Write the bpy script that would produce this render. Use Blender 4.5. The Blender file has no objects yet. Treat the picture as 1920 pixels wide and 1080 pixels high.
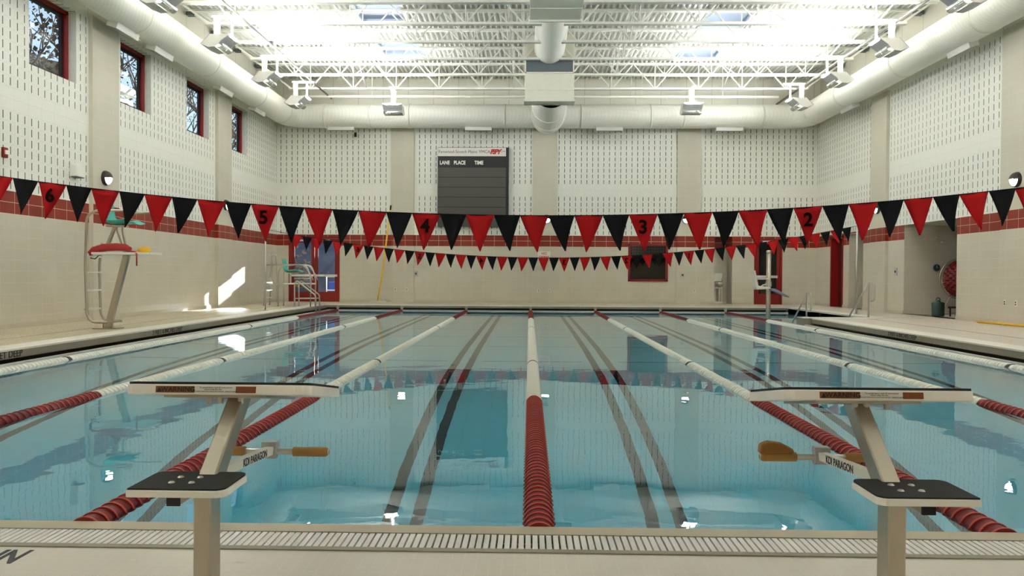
import bpy, bmesh, math, random
from mathutils import Vector, Matrix
random.seed(7)
SC = bpy.context.scene
COL = SC.collection
PI = math.pi

# ------------------------------------------------------------------ helpers
def lin(c):
    return tuple(((v/255)/12.92 if v/255 <= .04045 else ((v/255+.055)/1.055)**2.4) for v in c)

class MB:
    """collects shapes into one bmesh; link() makes ONE mesh object of them"""
    def __init__(s): s.bm = bmesh.new()
    def _faces(s, vs, fs, mi=0, smooth=False):
        v = [s.bm.verts.new(p) for p in vs]
        for f in fs:
            try:
                fc = s.bm.faces.new([v[i] for i in f]); fc.material_index = mi; fc.smooth = smooth
            except ValueError: pass
        return v
    def box(s, x0, x1, y0, y1, z0, z1, mi=0):
        P = [(x, y, z) for z in (z0, z1) for y in (y0, y1) for x in (x0, x1)]
        s._faces(P, [(0,2,3,1),(4,5,7,6),(0,1,5,4),(2,6,7,3),(0,4,6,2),(1,3,7,5)], mi); return s
    def bar(s, a, b, w, h, up=(0,0,1), mi=0):
        a, b = Vector(a), Vector(b); d = (b-a).normalized(); up = Vector(up)
        if abs(d.dot(up)) > .98: up = Vector((0,1,0))
        r = d.cross(up).normalized(); u = r.cross(d)
        P = [p + r*i*w/2 + u*j*h/2 for p in (a, b) for j in (-1, 1) for i in (-1, 1)]
        s._faces(P, [(0,1,3,2),(4,6,7,5),(0,4,5,1),(2,3,7,6),(0,2,6,4),(1,5,7,3)], mi); return s
    def quad(s, a, b, c, d, mi=0):
        s._faces([a,b,c,d], [(0,1,2,3)], mi); return s
    def poly(s, pts, mi=0):
        s._faces(pts, [tuple(range(len(pts)))], mi); return s
    def tube(s, pts, r, n=10, mi=0, bend=0, caps=True):
        pts = [Vector(p) for p in pts]
        if bend:
            q = [pts[0]]
            for i in range(1, len(pts)-1):
                a, b, c = pts[i-1], pts[i], pts[i+1]
                l = min(bend, (a-b).length*.48, (c-b).length*.48)
                p0 = b+(a-b).normalized()*l; p1 = b+(c-b).normalized()*l
                for k in range(6):
                    t = k/5; q.append(p0*(1-t)**2+b*2*t*(1-t)+p1*t*t)
            q.append(pts[-1]); pts = q
        rings = []; prev = None
        for i, p in enumerate(pts):
            d = (pts[min(i+1, len(pts)-1)]-pts[max(i-1, 0)]).normalized()
            if prev is None:
                up = Vector((0,0,1)) if abs(d.z) < .9 else Vector((1,0,0))
                u = d.cross(up).normalized()
            else:
                u = (prev - d*prev.dot(d)).normalized()
            prev = u; v = d.cross(u)
            rr = r[i] if isinstance(r, (list, tuple)) else r
            rings.append([s.bm.verts.new(p+(u*math.cos(2*PI*k/n)+v*math.sin(2*PI*k/n))*rr) for k in range(n)])
        for A, B in zip(rings, rings[1:]):
            for k in range(n):
                f = s.bm.faces.new([A[k], A[(k+1)%n], B[(k+1)%n], B[k]]); f.smooth = True; f.material_index = mi
        if caps:
            for R, rev in ((rings[0], True), (rings[-1], False)):
                f = s.bm.faces.new(R[::-1] if rev else R); f.material_index = mi
        return s
    def lathe(s, prof, n=24, axis='Z', c=(0,0,0), a0=0, a1=2*PI, mis=None, smooth=True):
        c = Vector(c); full = abs(a1-a0-2*PI) < 1e-6; m = n if full else n+1
        def P(r, h, a):
            x, y = r*math.cos(a), r*math.sin(a)
            return c+Vector({'Z': (x,y,h), 'X': (h,x,y), 'Y': (y,h,x)}[axis])
        rings = []
        for r, h in prof:
            if r < 1e-6: rings.append([s.bm.verts.new(P(0,h,0))])
            else: rings.append([s.bm.verts.new(P(r,h,a0+(a1-a0)*k/n)) for k in range(m)])
        for i, (A, B) in enumerate(zip(rings, rings[1:])):
            for k in range(n):
                k2 = (k+1) % m
                vs = ([A[0], B[k2], B[k]] if len(A) == 1 else [A[k], A[k2], B[0]] if len(B) == 1 else [A[k], A[k2], B[k2], B[k]])
                if len(A) == 1 and len(B) == 1: continue
                try:
                    f = s.bm.faces.new(vs); f.smooth = smooth
                    if mis: f.material_index = mis[i]
                except ValueError: pass
        return s
    def prism(s, poly, a, b, axis='Y', mi=0, c=(0,0,0), smooth=False):
        """polygon (p,q) swept along axis from a to b.  axis Y: (x,z); X: (y,z); Z: (x,y)"""
        c = Vector(c)
        def P(p, h): return c+Vector({'Y': (p[0],h,p[1]), 'X': (h,p[0],p[1]), 'Z': (p[0],p[1],h)}[axis])
        n = len(poly); A = [s.bm.verts.new(P(p,a)) for p in poly]; B = [s.bm.verts.new(P(p,b)) for p in poly]
        fs = [s.bm.faces.new(A), s.bm.faces.new(B[::-1])]
        for k in range(n):
            f = s.bm.faces.new([A[k], B[k], B[(k+1)%n], A[(k+1)%n]]); f.smooth = smooth; fs.append(f)
        for f in fs: f.material_index = mi
        return s
    def mesh(s, me, M, mi=0):
        vs = [s.bm.verts.new(M @ v.co) for v in me.vertices]
        for p in me.polygons:
            try:
                f = s.bm.faces.new([vs[i] for i in p.vertices]); f.material_index = mi
            except ValueError: pass
        return s
    def xf(s, M):
        bmesh.ops.transform(s.bm, matrix=M, verts=s.bm.verts); return s
    def link(s, name, mats, parent=None, loc=None, bevel=0, normals=True):
        if normals: bmesh.ops.recalc_face_normals(s.bm, faces=s.bm.faces)
        me = bpy.data.meshes.new(name); s.bm.to_mesh(me); s.bm.free()
        for m in (mats if isinstance(mats, (list, tuple)) else [mats]): me.materials.append(m)
        o = bpy.data.objects.new(name, me); COL.objects.link(o)
        if parent: o.parent = parent
        if loc: o.location = loc
        if bevel:
            b = o.modifiers.new('bevel', 'BEVEL'); b.width = bevel; b.segments = 2; b.limit_method = 'ANGLE'; b.angle_limit = math.radians(40)
        return o

def rrect(x0, x1, y0, y1, r, n=5, corners=(1,1,1,1)):
    pts = []
    for (cx, cy, a, on) in ((x1-r, y1-r, 0, corners[0]), (x0+r, y1-r, PI/2, corners[1]), (x0+r, y0+r, PI, corners[2]), (x1-r, y0+r, 1.5*PI, corners[3])):
        if on:
            for k in range(n+1):
                t = a+PI/2*k/n; pts.append((cx+r*math.cos(t), cy+r*math.sin(t)))
        else:
            t = a+PI/4; pts.append((cx+r*math.copysign(1, math.cos(t)), cy+r*math.copysign(1, math.sin(t))))
    return pts

def tag(o, label, cat, group=None, kind=None):
    o['label'] = label; o['category'] = cat
    if group: o['group'] = group
    if kind: o['kind'] = kind
    return o
def thing(name, loc, label, cat, group=None):
    o = bpy.data.objects.new(name, None); COL.objects.link(o); o.location = loc; o.empty_display_size = .1
    return tag(o, label, cat, group)
def struct(o, label=None, cat=None):
    o['kind'] = 'structure'
    if label: o['label'] = label
    if cat: o['category'] = cat
    return o
def copy_obj(o, parent=None, loc=None):
    c = o.copy(); COL.objects.link(c); c.parent = parent
    if loc is not None: c.location = loc
    return c
def text_me(body, size, extrude=.002, offset=0, align='CENTER', shear=0, space=1):
    cu = bpy.data.curves.new('t', 'FONT'); cu.body = body; cu.size = size; cu.extrude = extrude; cu.offset = offset
    cu.align_x = align; cu.align_y = 'CENTER'; cu.shear = shear; cu.space_character = space
    ob = bpy.data.objects.new('t', cu); COL.objects.link(ob)
    bpy.context.view_layer.update()
    me = bpy.data.meshes.new_from_object(ob.evaluated_get(bpy.context.evaluated_depsgraph_get()))
    bpy.data.objects.remove(ob); return me
def frame(x, y, z, o):
    """matrix with the given axis columns and origin"""
    return Matrix(((x[0],y[0],z[0],o[0]),(x[1],y[1],z[1],o[1]),(x[2],y[2],z[2],o[2]),(0,0,0,1)))
def F_BACK(o): return frame((1,0,0),(0,0,1),(0,-1,0),o)     # faces -Y
def F_LEFT(o): return frame((0,1,0),(0,0,1),(1,0,0),o)      # on the left side, faces +X
def F_RIGHT(o): return frame((0,-1,0),(0,0,1),(-1,0,0),o)   # on the right side, faces -X
def F_UP(o): return frame((1,0,0),(0,1,0),(0,0,1),o)

# ------------------------------------------------------------------ materials
class NT:
    def __init__(s, name):
        s.m = bpy.data.materials.new(name); s.m.use_nodes = True; s.t = s.m.node_tree
        s.t.nodes.clear(); s.out = s.t.nodes.new('ShaderNodeOutputMaterial')
    def n(s, typ, **kw):
        nd = s.t.nodes.new(typ)
        for k, v in kw.items(): setattr(nd, k, v)
        return nd
    def l(s, a, b): s.t.links.new(a, b)
    def math(s, op, a, b=None, c=None):
        nd = s.n('ShaderNodeMath', operation=op)
        for i, v in enumerate((a, b, c)):
            if v is None: continue
            if isinstance(v, (int, float)): nd.inputs[i].default_value = v
            else: s.l(v, nd.inputs[i])
        return nd.outputs[0]
    def mix(s, f, a, b):
        nd = s.n('ShaderNodeMix', data_type='RGBA')
        for i, v in ((0, f), (6, a), (7, b)):
            if isinstance(v, (int, float)): nd.inputs[i].default_value = v
            elif isinstance(v, tuple): nd.inputs[i].default_value = (*v, 1)
            else: s.l(v, nd.inputs[i])
        return nd.outputs[2]
    def band(s, v, lo, hi):
        return s.math('MULTIPLY', s.math('GREATER_THAN', v, lo), s.math('LESS_THAN', v, hi))
    def pos(s):
        g = s.n('ShaderNodeNewGeometry'); x = s.n('ShaderNodeSeparateXYZ'); s.l(g.outputs['Position'], x.inputs[0])
        return x.outputs
    def obj(s):
        g = s.n('ShaderNodeTexCoord'); return g.outputs['Object']
    def noise(s, scale, detail=3, vec=None, rough=.5):
        nd = s.n('ShaderNodeTexNoise'); nd.inputs['Scale'].default_value = scale; nd.inputs['Detail'].default_value = detail; nd.inputs['Roughness'].default_value = rough
        s.l(vec if vec is not None else s.obj(), nd.inputs['Vector']); return nd.outputs['Fac']
    def ramp(s, f, a, b):
        nd = s.n('ShaderNodeMapRange'); nd.inputs[1].default_value = a; nd.inputs[2].default_value = b; s.l(f, nd.inputs[0]); return nd.outputs[0]
    def bsdf(s, col, rough=.5, metal=0, spec=.5, bump=None, bd=.01, bs=1):
        b = s.n('ShaderNodeBsdfPrincipled')
        if isinstance(col, tuple): b.inputs['Base Color'].default_value = (*col, 1)
        else: s.l(col, b.inputs['Base Color'])
        if isinstance(rough, (int, float)): b.inputs['Roughness'].default_value = rough
        else: s.l(rough, b.inputs['Roughness'])
        b.inputs['Metallic'].default_value = metal; b.inputs['Specular IOR Level'].default_value = spec
        if bump is not None:
            k = s.n('ShaderNodeBump'); k.inputs['Distance'].default_value = bd; k.inputs['Strength'].default_value = bs; s.l(bump, k.inputs['Height']); s.l(k.outputs[0], b.inputs['Normal'])
        s.l(b.outputs[0], s.out.inputs[0]); return s.m

def plain(name, rgb, rough=.5, metal=0, spec=.5, var=.06, scale=8):
    """a procedural base: colour with a slight uneven tone"""
    t = NT(name); c = lin(rgb)
    f = t.noise(scale, 3)
    col = t.mix(f, tuple(v*(1-var) for v in c), tuple(min(1, v*(1+var)) for v in c))
    return t.bsdf(col, rough, metal, spec)
def emit(name, rgb, strength):
    t = NT(name); e = t.n('ShaderNodeEmission'); e.inputs[0].default_value = (*lin(rgb), 1); e.inputs[1].default_value = strength
    t.l(e.outputs[0], t.out.inputs[0]); return t.m

Z_BAND0, Z_BAND1 = 2.235, 2.645
def wall_block(name, axis, slots, off=0.0, bands=True):
    """glazed block below, two red courses, painted (slotted) block above; axis is the run of the wall"""
    t = NT(name); x, y, z = t.pos(); h = y if axis == 'Y' else x
    hh = t.math('ADD', h, 100.0+off)
    fz = t.math('FRACT', t.math('DIVIDE', t.math('SUBTRACT', z, Z_BAND0-4*.205), .205))
    fh = t.math('FRACT', t.math('DIVIDE', hh, .4064))
    mort = t.math('MAXIMUM', t.math('LESS_THAN', fz, .045), t.math('LESS_THAN', fh, .022))
    red = t.band(z, Z_BAND0, Z_BAND1); up = t.math('GREATER_THAN', z, Z_BAND1)
    nz = t.noise(1.3, 4); nf = t.noise(60, 2)
    glz = t.mix(t.ramp(nz, .3, .7), lin((200,192,173)), lin((208,200,183)))
    glz = t.mix(mort, glz, lin((213,206,189)))
    redc = t.mix(t.ramp(nz, .3, .7), lin((128,34,16)), lin((142,42,22)))
    redc = t.mix(mort, redc, lin((222,206,184)))
    if slots:
        crm = t.mix(t.ramp(nf, .3, .7), lin((229,228,217)), lin((236,235,225)))
        crm = t.mix(t.math('MULTIPLY', mort, .35), crm, lin((200,198,184)))
        fs = t.math('FRACT', t.math('DIVIDE', hh, .2032))
        ze = t.math('SUBTRACT', z, Z_BAND1)
        s = t.math('MULTIPLY', t.band(fs, .445, .555), t.band(fz, .17, .86))
        gap = t.math('SUBTRACT', 1.0, t.band(ze, .205*7, .205*9))
        slot = t.math('MULTIPLY', t.math('MULTIPLY', s, gap), up)
        crm = t.mix(slot, crm, lin((62,60,54)))  # slot cavities are flat here; their inner darkness is painted on
    else:
        crm = t.mix(t.ramp(nz, .3, .7), lin((200,195,176)), lin((206,201,183)))
        crm = t.mix(t.math('MULTIPLY', mort, .4), crm, lin((222,218,202)))
    col = t.mix(up, t.mix(red, glz, redc), crm) if bands else glz
    rough = t.math('MULTIPLY_ADD', up, .3, .35)
    return t.bsdf(col, rough, 0, .4, bump=t.math('SUBTRACT', 1.0, mort), bd=.003, bs=.4)

M = {}
M['wallY'] = wall_block('slotted block side wall', 'Y', True)
M['wallX'] = wall_block('slotted block end wall', 'X', True, .09)
M['pilY'] = wall_block('smooth block pier side', 'Y', False)
M['pilX'] = wall_block('smooth block pier end', 'X', False, .09)
M['block'] = wall_block('beige block', 'X', False, .09, False)
def upper_panel():
    t = NT('painted upper wall panel'); x, y, z = t.pos()
    f = t.math('MAXIMUM', t.math('LESS_THAN', t.math('FRACT', t.math('DIVIDE', t.math('ADD', y, 100.3), 1.22)), .018), t.math('LESS_THAN', t.math('FRACT', t.math('DIVIDE', t.math('ADD', x, 100.2), .92)), .022))
    c = t.mix(f, lin((227,225,210)), lin((194,192,176)))
    return t.bsdf(c, .6, 0, .3)
M['upper'] = upper_panel()
def tile_deck(name, a, b, grout, tw, th, speck=0):
    t = NT(name); x, y, z = t.pos()
    g = t.math('MAXIMUM', t.math('LESS_THAN', t.math('FRACT', t.math('DIVIDE', t.math('ADD', x, 100), tw)), .07), t.math('LESS_THAN', t.math('FRACT', t.math('DIVIDE', t.math('ADD', y, 100), th)), .07))
    n = t.noise(1.6, 4); n2 = t.noise(45, 2)
    c = t.mix(t.ramp(n, .3, .7), lin(a), lin(b))
    if speck: c = t.mix(t.math('MULTIPLY', t.ramp(n2, .45, .62), speck), c, lin((120,104,80)))
    c = t.mix(t.math('MULTIPLY', g, .5), c, lin(grout))
    return t.bsdf(c, .42, 0, .4, bump=n2, bd=.002, bs=.3)
M['deck_near'] = tile_deck('small mosaic deck tile', (210,201,187), (218,210,197), (226,219,206), .052, .052)
M['deck_left'] = tile_deck('speckled deck tile', (198,186,155), (210,199,170), (172,160,132), .105, .105, .55)
M['deck_right'] = tile_deck('pinkish speckled deck tile', (205,192,178), (214,203,189), (184,170,154), .105, .105, .35)
M['coping'] = plain('pale coping', (224,220,208), .45)
M['cove'] = plain('beige cove tile', (196,188,168), .45)
M['conc'] = plain('grey gutter concrete', (146,140,122), .6, var=.12, scale=3)  # grey concrete, with the shade of the coping face in the colour
M['dark_gutter'] = plain('dark gutter with recess shade in colour', (58,46,28), .5, var=.3, scale=5)  # dark brown holds the shade of the recess under the coping
M['lip'] = plain('pale gutter lip', (205,203,198), .3)
M['grate'] = plain('white plastic grating', (222,218,212), .4)
M['slot_dark'] = plain('dark drain slot', (40,36,32), .7)
M['edge'] = plain('beige gutter edge stone', (178,166,142), .5)
M['black_paint'] = plain('black tile lettering', (22,21,20), .5)
M['steel'] = plain('brushed stainless steel', (200,196,188), .32, 1, .5, .08, 30)
M['post_steel'] = plain('satin steel post', (190,180,164), .36, 1, .5, .08, 12)
M['white_metal'] = plain('white painted steel', (236,234,224), .45)
M['joist'] = plain('cream painted steel', (236,235,225), .5)
M['deckmetal'] = plain('cream painted roof deck', (228,227,218), .5)
M['register_grey'] = plain('pale grey register face', (150,150,142), .5)
M['duct_dark'] = plain('grey grille', (92,102,106), .5)
M['fix_white'] = plain('white fixture housing', (222,220,212), .45)
M['fix_grey'] = plain('grey fixture underside', (180,181,179), .4, 0)  # grey puts the unlit downward faces into the colour; small plates share it
M['fix_shine'] = plain('polished reflector', (225,226,224), .12, 1)
M['red_frame'] = plain('red painted frame', (132,13,6), .4)
M['red_door'] = plain('dark red door', (70,6,5), .45)
M['black'] = plain('black rubber', (20,20,20), .7, var=.2, scale=40)
M['white_plastic'] = plain('white fibreglass', (236,230,220), .35)
M['float_red'] = plain('red float plastic', (118,8,4), .5, var=.1)
M['float_rim'] = plain('red float rim with edge light in colour', (196,62,40), .4)  # lighter red of the rims, with light caught on their edges painted in
M['float_white'] = plain('white float plastic', (240,238,226), .4)
M['float_black'] = plain('black float plastic', (30,32,44), .4)
M['cable'] = plain('grey cable', (120,118,112), .5)
M['flag_red'] = plain('red nylon cloth', (186,20,24), .75, spec=.2)
M['flag_black'] = plain('black nylon cloth', (24,25,27), .8, spec=.15)
M['numeral'] = plain('black cloth numeral', (34,10,10), .8, spec=.1)
M['tan'] = plain('tan foam grip', (176,132,72), .75, var=.15)
M['tan_dark'] = plain('worn brown foam grip', (150,102,42), .75, var=.15)
M['teal'] = plain('turquoise moulded plastic', (76,176,162), .4)
M['tube_red'] = plain('red rescue foam', (168,30,26), .5)
M['yellow'] = plain('yellow plastic', (232,178,18), .45)
M['orange_label'] = plain('brown warning label', (128,66,26), .5)
M['paper'] = plain('white label', (228,222,212), .5)
M['board_black'] = plain('black board', (24,24,24), .5)
M['board_row'] = plain('dark display row', (76,72,66), .55, var=.08, scale=20)
M['board_gap'] = plain('black row joint', (22,21,20), .6)
M['logo_red'] = plain('red logo paint', (196,40,22), .5)
M['sign_red'] = plain('red sign paint', (190,40,44), .5)
M['grey_text'] = plain('grey sign lettering', (84,82,78), .5)
M['bronze'] = plain('dark bronze lamp hood', (60,52,44), .45, .3)
M['lens'] = emit('lit lamp lens', (255,252,244), 9)
M['tubeglow'] = emit('lit lamp tube', (255,250,225), 30)
M['bar_white'] = plain('white push bar', (224,220,212), .4)
M['green'] = plain('dark green plastic', (38,62,58), .5)
M['blue'] = plain('blue plastic', (40,70,150), .5)
M['footrest'] = plain('grey blue plastic', (150,150,172), .4)
M['wood_dark'] = plain('dark brown interior', (62,50,44), .7, var=.2)
M['grass'] = plain('winter lawn', (96,100,60), .9, var=.3, scale=.8)
M['bark'] = plain('bare bark', (88,74,64), .9, var=.25, scale=6)
M['leaf'] = plain('brown leaves', (92,70,48), .9, var=.35, scale=3)
M['evergreen'] = plain('dark evergreen needles', (56,70,54), .9, var=.4, scale=3)
M['siding'] = plain('pale house siding', (196,184,164), .7)
M['shingle'] = plain('brown roof shingles', (150,128,108), .8, var=.2, scale=4)
def duct_mat():
    t = NT('white spiral duct'); g = t.n('ShaderNodeTexCoord'); sp = t.n('ShaderNodeSeparateXYZ'); t.l(g.outputs['UV'], sp.inputs[0])
    x, y, z = t.pos()
    s = t.math('ADD', x, y); fr = t.math('FRACT', t.math('DIVIDE', t.math('ADD', s, 100), .13))
    r = t.band(fr, .42, .58)
    c = t.mix(t.math('MULTIPLY', r, .35), lin((232,231,220)), lin((205,204,192)))
    return t.bsdf(c, .4, 0, .45, bump=r, bd=.004, bs=.5)
M['duct'] = duct_mat()
M['duct_plain'] = plain('white duct box', (226,224,208), .45)
def glass_mat(name, tint, rmin=.05):
    t = NT(name); tr = t.n('ShaderNodeBsdfTransparent'); tr.inputs[0].default_value = (*tint, 1)
    gl = t.n('ShaderNodeBsdfGlossy'); gl.inputs['Roughness'].default_value = .01
    g = t.n('ShaderNodeNewGeometry'); dt = t.n('ShaderNodeVectorMath', operation='DOT_PRODUCT'); t.l(g.outputs['Normal'], dt.inputs[0]); t.l(g.outputs['Incoming'], dt.inputs[1])
    c = t.math('SUBTRACT', 1.0, t.math('ABSOLUTE', dt.outputs['Value'])); fr = t.math('MULTIPLY_ADD', t.math('POWER', c, 5.0), .9, .04)
    mx = t.n('ShaderNodeMixShader'); t.l(fr, mx.inputs[0]); t.l(tr.outputs[0], mx.inputs[1]); t.l(gl.outputs[0], mx.inputs[2])
    t.l(mx.outputs[0], t.out.inputs[0]); return t.m
M['glass'] = glass_mat('clear window glass', (.84,.91,.97))
M['glass_dark'] = glass_mat('tinted interior glass', (.78,.78,.78))
def skylight_mat():
    t = NT('frosted skylight pane'); a = t.n('ShaderNodeBsdfTranslucent'); a.inputs[0].default_value = (.85,.88,.95,1)
    b = t.n('ShaderNodeBsdfTransparent'); b.inputs[0].default_value = (.8,.86,.95,1)
    mx = t.n('ShaderNodeMixShader'); mx.inputs[0].default_value = .75; t.l(a.outputs[0], mx.inputs[1]); t.l(b.outputs[0], mx.inputs[2]); t.l(mx.outputs[0], t.out.inputs[0]); return t.m
M['skylight'] = skylight_mat()
def water_mat():
    t = NT('pool water'); g = t.n('ShaderNodeBsdfGlass'); g.inputs['IOR'].default_value = 1.333; g.inputs['Roughness'].default_value = 0
    g.inputs['Color'].default_value = (1,1,1,1)
    n1 = t.noise(1.1, 2); n2 = t.noise(5.0, 2)
    hsum = t.math('MULTIPLY_ADD', n2, .12, n1)
    k = t.n('ShaderNodeBump'); k.inputs['Distance'].default_value = .0035; k.inputs['Strength'].default_value = 1; t.l(hsum, k.inputs['Height']); t.l(k.outputs[0], g.inputs['Normal'])
    t.l(g.outputs[0], t.out.inputs[0])
    v = t.n('ShaderNodeVolumeAbsorption'); v.inputs['Color'].default_value = (0,.84,.965,1); v.inputs['Density'].default_value = .30
    t.l(v.outputs[0], t.out.inputs['Volume']); return t.m
M['water'] = water_mat()
LANE = 2.134
def pool_mat():
    t = NT('white pool plaster with dark lane lines'); x, y, z = t.pos()
    fx = t.math('FRACT', t.math('DIVIDE', t.math('ADD', x, LANE*50), LANE))
    d = t.math('ABSOLUTE', t.math('MULTIPLY', t.math('SUBTRACT', fx, .5), LANE))
    inl = t.math('LESS_THAN', t.math('ABSOLUTE', x), LANE*3)
    st = t.math('MULTIPLY', t.math('MULTIPLY', t.band(d, .062, .168), inl), t.math('LESS_THAN', y, 21.3))
    cy = t.math('FRACT', t.math('DIVIDE', t.math('ADD', y, 1.6), 2.1))
    cr = t.math('MULTIPLY', t.math('MULTIPLY', t.math('LESS_THAN', cy, .024), t.math('GREATER_THAN', d, .28)), t.math('MULTIPLY', inl, t.band(y, 8.4, 21.5)))
    n = t.noise(.7, 4)
    tg = t.math('MAXIMUM', t.math('LESS_THAN', t.math('FRACT', t.math('MULTIPLY', t.math('ADD', x, 100), 4)), .05), t.math('LESS_THAN', t.math('FRACT', t.math('MULTIPLY', t.math('ADD', y, 100), 4)), .05))
    c = t.mix(t.ramp(n, .3, .7), lin((216,228,236)), lin((226,237,244)))
    c = t.mix(t.math('MULTIPLY', tg, .12), c, lin((170,180,180)))
    c = t.mix(t.math('MAXIMUM', st, t.math('MULTIPLY', cr, .8)), c, lin((58,56,62)))
    tb = t.math('MULTIPLY', t.math('GREATER_THAN', z, -.16), 1)
    c = t.mix(t.math('MULTIPLY', tb, .5), c, lin((150,160,158)))
    return t.bsdf(c, .6, 0, .3)
M['pool'] = pool_mat()
# ------------------------------------------------------------------ room measures (metres; water at z = 0, pool end at y = 0)
XL, XR, YB, YN = -9.31, 10.30, 25.52, -6.3
D = .19            # raised deck
YF = 22.80         # far water edge
XW = 6.64          # side water edge
ZT = 6.58          # top of block wall, painted panel above
ZC = 8.34          # underside of roof deck

def wall_cells(mb, axis, a, b, z0, z1, t0, t1, holes, mi=0):
    rs = sorted({a, b, *[v for h in holes for v in h[:2]]}); zs = sorted({z0, z1, *[v for h in holes for v in h[2:]]})
    for r0, r1 in zip(rs, rs[1:]):
        for c0, c1 in zip(zs, zs[1:]):
            rm, cm = (r0+r1)/2, (c0+c1)/2
            if any(h[0] < rm < h[1] and h[2] < cm < h[3] for h in holes): continue
            if axis == 'Y': mb.box(t0, t1, r0, r1, c0, c1, mi)
            else: mb.box(r0, r1, t0, t1, c0, c1, mi)

WINS = [(10.98,12.52), (14.30,15.76), (17.80,19.30), (20.92,22.40)]
WZ0, WZ1 = 5.05, 6.50
# left wall
mb = MB()
wall_cells(mb, 'Y', YN, YB+.4, -.2, ZT, XL-.35, XL, [(y0, y1, WZ0, WZ1) for y0, y1 in WINS])
mb.box(XL-.45, XL-.12, YN, YB+.4, ZT, 8.6, 2)
struct(mb.link('wall_left', [M['wallY'], M['pilY'], M['upper']]))
# right wall
HR = [(23.0, 24.1, D, 2.58), (21.43, 22.55, D, 2.60), (15.97, 18.71, D, Z_BAND1)]
mb = MB()
wall_cells(mb, 'Y', YN, YB+.4, -.2, ZT, XR, XR+.3, HR)
mb.box(XR+.12, XR+.45, YN, YB+.4, ZT, 8.6, 2)
struct(mb.link('wall_right', [M['wallY'], M['pilY'], M['upper']]))
# far wall
HB = [(-8.87, -6.99, D, 2.57), (8.08, 9.09, D, 2.57), (3.53, 4.97, 1.0, 2.37), (6.65, 7.29, D, Z_BAND1)]
mb = MB()
wall_cells(mb, 'X', XL-.3, XR+.3, -.2, ZT, YB, YB+.35, HB)
mb.box(XL-.4, XR+.4, YB+.12, YB+.47, ZT, 8.6, 2)
struct(mb.link('wall_far', [M['wallX'], M['pilX'], M['upper']]))
# piers standing a little proud of the walls
n = 20
for y0 in (-.35, 6.3, 12.98, 19.76):
    mb = MB(); mb.box(XL, XL+.09, y0, y0+1.08, -.1, ZT); struct(mb.link(f'trim_{n}', M['pilY'])); n += 1
for y0 in (-.35, 6.3, 12.98, 19.70):
    mb = MB(); mb.box(XR-.09, XR, y0, y0+1.08, -.1, ZT); struct(mb.link(f'trim_{n}', M['pilY'])); n += 1
for x0 in (-5.12, .07, 5.27):
    mb = MB(); mb.box(x0, x0+.85, YB-.07, YB, -.1, ZT); struct(mb.link(f'trim_{n}', M['pilX'])); n += 1
# near wall, behind the photographer
mb = MB(); mb.box(XL-.3, XR+.3, YN-.3, YN, -.2, ZT); mb.box(XL-.4, XR+.4, YN-.4, YN-.1, ZT, 8.6, 1)
struct(mb.link('wall_near', [M['wallX'], M['upper']]))

# ------------------------------------------------------------------ decks, gutters, pool
mb = MB(); mb.box(XL, XR, YN, -.34, -.2, .02); struct(mb.link('floor', M['deck_near']))
mb = MB(); mb.box(XL, -7.25, -.34, YB, -.2, D); struct(mb.link('floor_left', M['deck_left']))
mb = MB(); mb.box(7.25, XR, -.34, 15.95, -.2, D); mb.box(XW+.012, XR, 15.955, 16.49, -.2, D-.004); mb.box(8.45, XR, 16.5, YB, -.2, D)
mb.box(XR, 12.6, 15.97, 18.71, -.2, D); mb.box(XR, 12.9, 21.43, 22.55, -.2, D); mb.box(XR, XR+.6, 23.0, 24.1, -.2, D)
struct(mb.link('floor_right', M['deck_right']))
mb = MB(); mb.box(-7.25, 8.45, 23.2, YB, -.2, D); mb.box(6.65, 7.29, YB, 26.3, -.2, D); mb.box(8.08, 9.09, YB, 28.2, -.2, D); mb.box(-8.87, -6.99, YB, 25.9, -.2, D)
struct(mb.link('floor_far', M['deck_left']))
# thin drain line and joint lines in the side decks
mb = MB(); mb.box(8.16, 8.175, -.3, 15.9, D, D+.002); struct(mb.link('trim_9', M['slot_dark']))
mb = MB(); mb.box(-7.95, -7.935, -.3, 25.3, D, D+.002); struct(mb.link('trim_10', M['conc']))
# pale tile cove along the wall foot
mb = MB(); mb.box(XL, XL+.02, -.3, YB, D, D+.09); mb.box(XL, -8.87, YB-.02, YB, D, D+.09); mb.box(-6.99, 6.65, YB-.02, YB, D, D+.09)
mb.box(7.29, 8.08, YB-.02, YB, D, D+.09); mb.box(9.09, XR, YB-.02, YB, D, D+.09)
struct(mb.link('baseboard_left', M['cove']))
mb = MB(); mb.box(XR-.02, XR, -.3, 15.97, D, D+.09); mb.box(XR-.02, XR, 18.71, 21.43, D, D+.09); mb.box(XR-.02, XR, 22.55, 23.0, D, D+.09); mb.box(XR-.02, XR, 24.1, YB, D, D+.09)
struct(mb.link('baseboard_right', M['cove']))
# copings with the overflow gutter beneath them
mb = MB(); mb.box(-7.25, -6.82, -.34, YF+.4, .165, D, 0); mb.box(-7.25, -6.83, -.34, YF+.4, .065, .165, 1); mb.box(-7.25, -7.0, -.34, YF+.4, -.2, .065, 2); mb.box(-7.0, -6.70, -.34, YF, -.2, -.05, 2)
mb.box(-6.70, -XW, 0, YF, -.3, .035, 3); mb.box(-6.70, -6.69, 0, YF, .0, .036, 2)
struct(mb.link('trim_1', [M['coping'], M['conc'], M['dark_gutter'], M['lip']]))
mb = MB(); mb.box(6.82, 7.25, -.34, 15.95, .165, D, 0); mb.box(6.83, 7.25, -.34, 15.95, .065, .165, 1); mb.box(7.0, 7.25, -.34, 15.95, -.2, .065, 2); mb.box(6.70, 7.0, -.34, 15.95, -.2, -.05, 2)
mb.box(XW, 6.70, 0, 15.95, -.3, .035, 3)
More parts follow.
